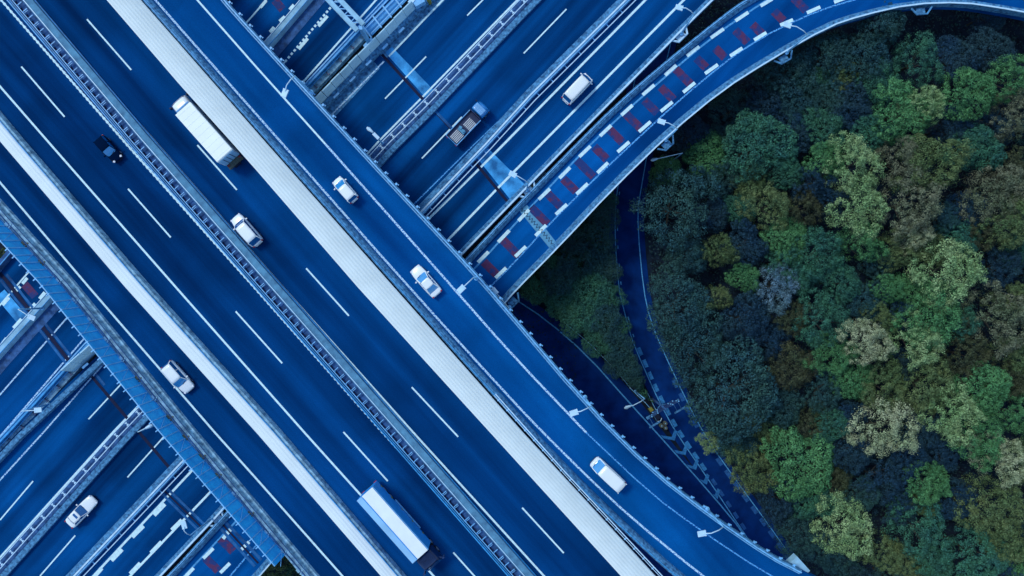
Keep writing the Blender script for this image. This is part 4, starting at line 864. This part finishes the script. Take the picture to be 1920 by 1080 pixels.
# (x, y, radius px, colour, height m)
T = [(1425, 268, 68, 'T', 12), (1265, 388, 74, 'D', 11), (1272, 572, 66, 'D', 10), (1605, 308, 50, 'L', 13), (1617, 394, 54, 'L', 13), (1712, 378, 62, 'B', 13), (1755, 305, 60, 'Y', 14), (1695, 300, 40, 'B', 12), (1700, 208, 54, 'G', 12),
     (1738, 195, 34, 'L', 12.5), (1630, 110, 50, 'D', 9), (1660, 40, 44, 'D', 11), (1480, 130, 56, 'D', 9), (1560, 95, 46, 'D', 10), (1820, 175, 50, 'G', 11), (1905, 140, 40, 'G', 12), (1912, 212, 46, 'B', 12), (1880, 365, 56, 'B', 12), (1905, 420, 46, 'Y', 12),
     (1830, 278, 48, 'T', 9), (1783, 512, 58, 'L', 13), (1622, 456, 36, 'G', 11), (1690, 470, 36, 'Y', 10), (1440, 385, 50, 'Y', 10), (1512, 388, 36, 'R', 9), (1402, 458, 40, 'U', 9), (1352, 470, 30, 'Y', 9), (1462, 538, 44, 'W', 9), (1535, 478, 50, 'T', 10), (1672, 540, 26, 'G', 11),
     (1752, 592, 58, 'G', 12), (1725, 640, 50, 'L', 12), (1625, 640, 42, 'C', 12), (1545, 602, 52, 'T', 10), (1560, 668, 42, 'G', 10), (1885, 600, 62, 'B', 12), (1400, 598, 46, 'U', 10), (1305, 655, 62, 'D', 10), (1375, 735, 82, 'D', 11), (1345, 560, 28, 'Y', 9), (1668, 808, 58, 'C', 13),
     (1795, 780, 50, 'L', 13), (1838, 828, 44, 'G', 12), (1500, 868, 66, 'G', 10), (1412, 880, 46, 'Y', 9), (1590, 992, 60, 'L', 13), (1748, 908, 40, 'G', 11), (1885, 862, 44, 'C', 12), (1872, 958, 60, 'Y', 12), (1735, 1000, 62, 'T', 11), (1838, 1045, 54, 'T', 10),
     (1655, 900, 48, 'U', 9), (1660, 725, 46, 'Y', 10), (1605, 715, 38, 'G', 9), (1745, 722, 56, 'Y', 11), (1850, 732, 48, 'G', 11), (1910, 775, 38, 'G', 11), (1490, 690, 44, 'R', 9), (1535, 792, 38, 'R', 8), (1470, 770, 40, 'D', 9), (1800, 600, 40, 'T', 9), (1885, 500, 40, 'U', 8),
     (1440, 640, 40, 'U', 8), (1580, 530, 40, 'T', 9), (1490, 250, 40, 'U', 8), (1545, 240, 44, 'T', 8), (1600, 200, 44, 'U', 8), (1560, 180, 40, 'D', 8), (1730, 110, 44, 'T', 9), (1790, 110, 44, 'U', 7), (1860, 90, 44, 'U', 7), (1330, 290, 42, 'G', 9), (1300, 250, 40, 'U', 8), (1380, 200, 42, 'D', 8),
     (1250, 320, 28, 'G', 8), (1340, 400, 34, 'U', 8), (1350, 330, 40, 'D', 8), (1440, 180, 46, 'U', 8), (1330, 830, 20, 'L', 4), (1460, 940, 42, 'U', 8), (1530, 940, 40, 'T', 9), (1500, 1010, 44, 'D', 8), (1660, 1040, 40, 'Y', 9), (1690, 950, 40, 'U', 8), (1800, 940, 40, 'U', 9),
     (1560, 800, 34, 'T', 9), (1600, 850, 40, 'U', 9), (1480, 450, 40, 'G', 9), (1400, 520, 30, 'G', 9), (1290, 480, 40, 'D', 9), (1820, 400, 44, 'U', 8), (1800, 450, 40, 'T', 8), (1910, 560, 36, 'Y', 10), (1690, 590, 34, 'U', 8), (1650, 600, 30, 'Y', 9), (1900, 1020, 44, 'Y', 10), (1780, 850, 36, 'U', 8), (1710, 860, 40, 'U', 9),
     (1820, 665, 42, 'R', 9), (1905, 668, 36, 'Y', 9), (1720, 440, 30, 'C', 11), (1550, 300, 34, 'G', 10), (1530, 340, 36, 'U', 9), (1480, 320, 34, 'T', 9), (1860, 20, 30, 'U', 7), (1900, 320, 40, 'R', 9), (1640, 250, 40, 'T', 9), (1785, 235, 40, 'U', 8), (1655, 155, 40, 'T', 8)]
# wedge of shrub trees between the dark roads
Wd_ = [(1135, 400, 30), (1128, 450, 34), (1098, 490, 36), (1050, 520, 36), (1005, 545, 26), (1140, 505, 30), (1110, 545, 38), (1050, 570, 30), (1150, 560, 24), (1085, 600, 34), (1135, 605, 36), (1160, 650, 32), (1120, 645, 28), (1180, 690, 24), (1195, 715, 16), (1140, 370, 20), (1075, 450, 26), (1030, 500, 24), (985, 528, 18), (1165, 610, 20), (1150, 690, 18)]
rnd = random.Random(5); trees = []
for x, y, r_, c_, h_ in T: trees.append((x, y, r_, c_, h_, 'wood'))
for x, y, r_ in Wd_: trees.append((x, y, r_, rnd.choice('TTDDD'), 3.6 + r_ * .06, 'wedge'))
trees += [(512, 1066, 34, 'Y', 6, 'corner'), (552, 1092, 34, 'T', 6, 'corner'), (8, 480, 16, 'Y', 5, 'corner2')]
def okfill(x, y):
    if x > 2080 or y > 1200 or y < -20: return False
    if y < 60 and x < 1950: return False
    w = P(x, y, 6)
    if w.x < xr(w.y) + 2.8: return False
    def yat(path, xx):
        for (a, b), (c2_, d2_) in zip(path, path[1:]):
            if a <= xx <= c2_: return b + (d2_ - b) * (xx - a) / (c2_ - a)
        return None
    q = yat(D_r, x)
    if q is not None and y < q + 38: return False
    return True
n_fill = 0; tries = 0
while n_fill < 85 and tries < 20000:
    tries += 1; x = rnd.uniform(1230, 2060); y = rnd.uniform(20, 1190)
    if not okfill(x, y): continue
    r_ = rnd.uniform(30, 48)
    if any(math.hypot(x - t_[0], y - t_[1]) < max(30, .62 * (r_ + t_[2]) * .9) for t_ in trees): continue
    trees.append((x, y, r_, rnd.choice('UUUDDTTRYG'), rnd.uniform(6.5, 9), 'wood')); n_fill += 1
def band_word(y): return ['top', 'upper', 'middle', 'lower', 'bottom'][min(4, max(0, int(y // 216)))]
from collections import defaultdict
ordn = ['leftmost', 'second from the left', 'third from the left', 'fourth from the left', 'fifth from the left', 'sixth from the left', 'seventh from the left', 'eighth from the left', 'ninth from the left', 'tenth from the left', 'eleventh from the left', 'twelfth from the left', 'thirteenth from the left', 'fourteenth from the left', 'fifteenth from the left', 'sixteenth from the left', 'seventeenth from the left', 'eighteenth from the left']
keyed = defaultdict(list)
for i, t_ in enumerate(trees):
    if t_[5] == 'wood': keyed[(t_[3], band_word(t_[1]))].append(i)
    elif t_[5] == 'wedge': keyed[('w' + t_[3], 'upper' if t_[1] < 500 else 'middle' if t_[1] < 600 else 'lower')].append(i)
labels = {}
for (c_, bw), ids in keyed.items():
    ids.sort(key=lambda i: trees[i][0])
    for k, i in enumerate(ids):
        o_ = '' if len(ids) == 1 else ordn[min(k, 17)]
        if c_[0] == 'w': labels[i] = (f'{o_} ' if o_ else 'only ') + f'{CN[c_[1]]} tree in the {bw} shrub wedge'
        else:
            sz_ = 'big' if trees[i][2] > 55 else 'small' if trees[i][2] < 34 else 'bushy'
            labels[i] = (f'{o_} ' if o_ else 'only ') + f'{CN[c_]} tree in the {bw} fifth of the wood' + ''
for i, (x, y, r_, c_, h_, wh) in enumerate(trees):
    zt = h_ * .72; p = P(x, y, 4)
    for _ in range(3):
        hh = hgt(p.x, p.y) if wh == 'wood' else 0; p = P(x, y, hh + h_ * .78)
    rm = r_ * K * (ZC - p.z) * 1.12
    if wh == 'corner': lb = ['dark olive tree below the bottom left end of the blue screen', 'dark teal tree at the bottom edge beside the left viaduct parapet'][0 if c_ == 'Y' else 1]
    elif wh == 'corner2': lb = 'small dark olive tree at the far left picture edge between the roads'
    else: lb = labels[i]
    root = empty('broadleaf_tree', (p.x, p.y, hh - .1), rnd.uniform(0, 6.28), label=lb, cat='tree', group='broadleaf trees of the wood' if wh == 'wood' else 'low trees of the wedge' if wh == 'wedge' else None)
    k = h_ / 2.2 * rnd.uniform(.95, 1.05); root.scale = (rm * rnd.uniform(.93, 1.07), rm * rnd.uniform(.93, 1.07), max(k, rm * .9) if wh == 'wood' else k)
    cm = rnd.choice(crowns0 if c_ in 'DTGU' and rnd.random() < .7 else crowns1)
    cr = bpy.data.objects.new('crown', cm); C.objects.link(cr); cr.parent = root; cr.material_slots[0].link = 'OBJECT'; cr.material_slots[0].material = LM[c_]
    tk = bpy.data.objects.new('trunk', rnd.choice(trunks)); C.objects.link(tk); tk.parent = root
# undergrowth
def scatter(name, fn, n, zr, smin, smax, m, seed):
    r2 = random.Random(seed); v = []; f = []
    while n > 0:
        q = fn(r2)
        if q is None: continue
        n -= 1; x, y, z0 = q; c_ = Vector((x, y, z0 + r2.uniform(*zr) * (.4 + .8 * abs(noise.noise(Vector((x, y, 3)) * .35)) * 2)))
        nn = Vector((r2.uniform(-.7, .7), r2.uniform(-.7, .7), 1)).normalized(); u = Matrix.Rotation(r2.uniform(0, 6.28), 3, nn) @ nn.orthogonal().normalized(); w = nn.cross(u); s_ = r2.uniform(smin, smax); b0 = len(v)
        v += [c_ - u * s_, c_ - w * s_ * .6, c_ + u * s_, c_ + w * s_ * .6]; f.append((b0, b0 + 1, b0 + 2, b0 + 3))
    o = mesh_obj(name, v, f, m); tag(o, kind='stuff'); return o
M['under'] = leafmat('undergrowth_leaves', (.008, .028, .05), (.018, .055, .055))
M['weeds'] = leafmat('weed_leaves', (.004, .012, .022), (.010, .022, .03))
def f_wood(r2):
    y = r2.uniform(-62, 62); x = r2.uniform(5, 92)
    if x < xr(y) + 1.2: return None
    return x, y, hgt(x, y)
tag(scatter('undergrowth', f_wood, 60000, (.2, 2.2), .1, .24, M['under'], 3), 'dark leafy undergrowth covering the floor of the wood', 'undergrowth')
def inpoly(x, y, poly):
    c_ = False; n_ = len(poly)
    for i in range(n_):
        a, b = poly[i], poly[i - 1]
        if (a[1] > y) != (b[1] > y) and x < (b[0] - a[0]) * (y - a[1]) / (b[1] - a[1]) + a[0]: c_ = not c_
    return c_
wedge = [(1150, 330), (1140, 440), (1150, 560), (1172, 640), (1205, 725), (1222, 752), (1205, 745), (1110, 640), (1050, 585), (975, 535), (1000, 480), (1100, 370)]
wq = [P(x, y, 0) for x, y in wedge]; wq = [(q.x, q.y) for q in wq]
def f_wedge(r2):
    x = r2.uniform(0, 24); y = r2.uniform(-22, 20)
    return (x, y, 0) if inpoly(x, y, wq) else None
M['shrub'] = leafmat('shrub_leaves', (.014, .07, .055), (.03, .115, .06))
tag(scatter('shrub_cover', f_wedge, 26000, (.3, 2.4), .07, .16, M['shrub'], 4), 'dense dark green shrub cover filling the wedge between the dark roads', 'shrubs')
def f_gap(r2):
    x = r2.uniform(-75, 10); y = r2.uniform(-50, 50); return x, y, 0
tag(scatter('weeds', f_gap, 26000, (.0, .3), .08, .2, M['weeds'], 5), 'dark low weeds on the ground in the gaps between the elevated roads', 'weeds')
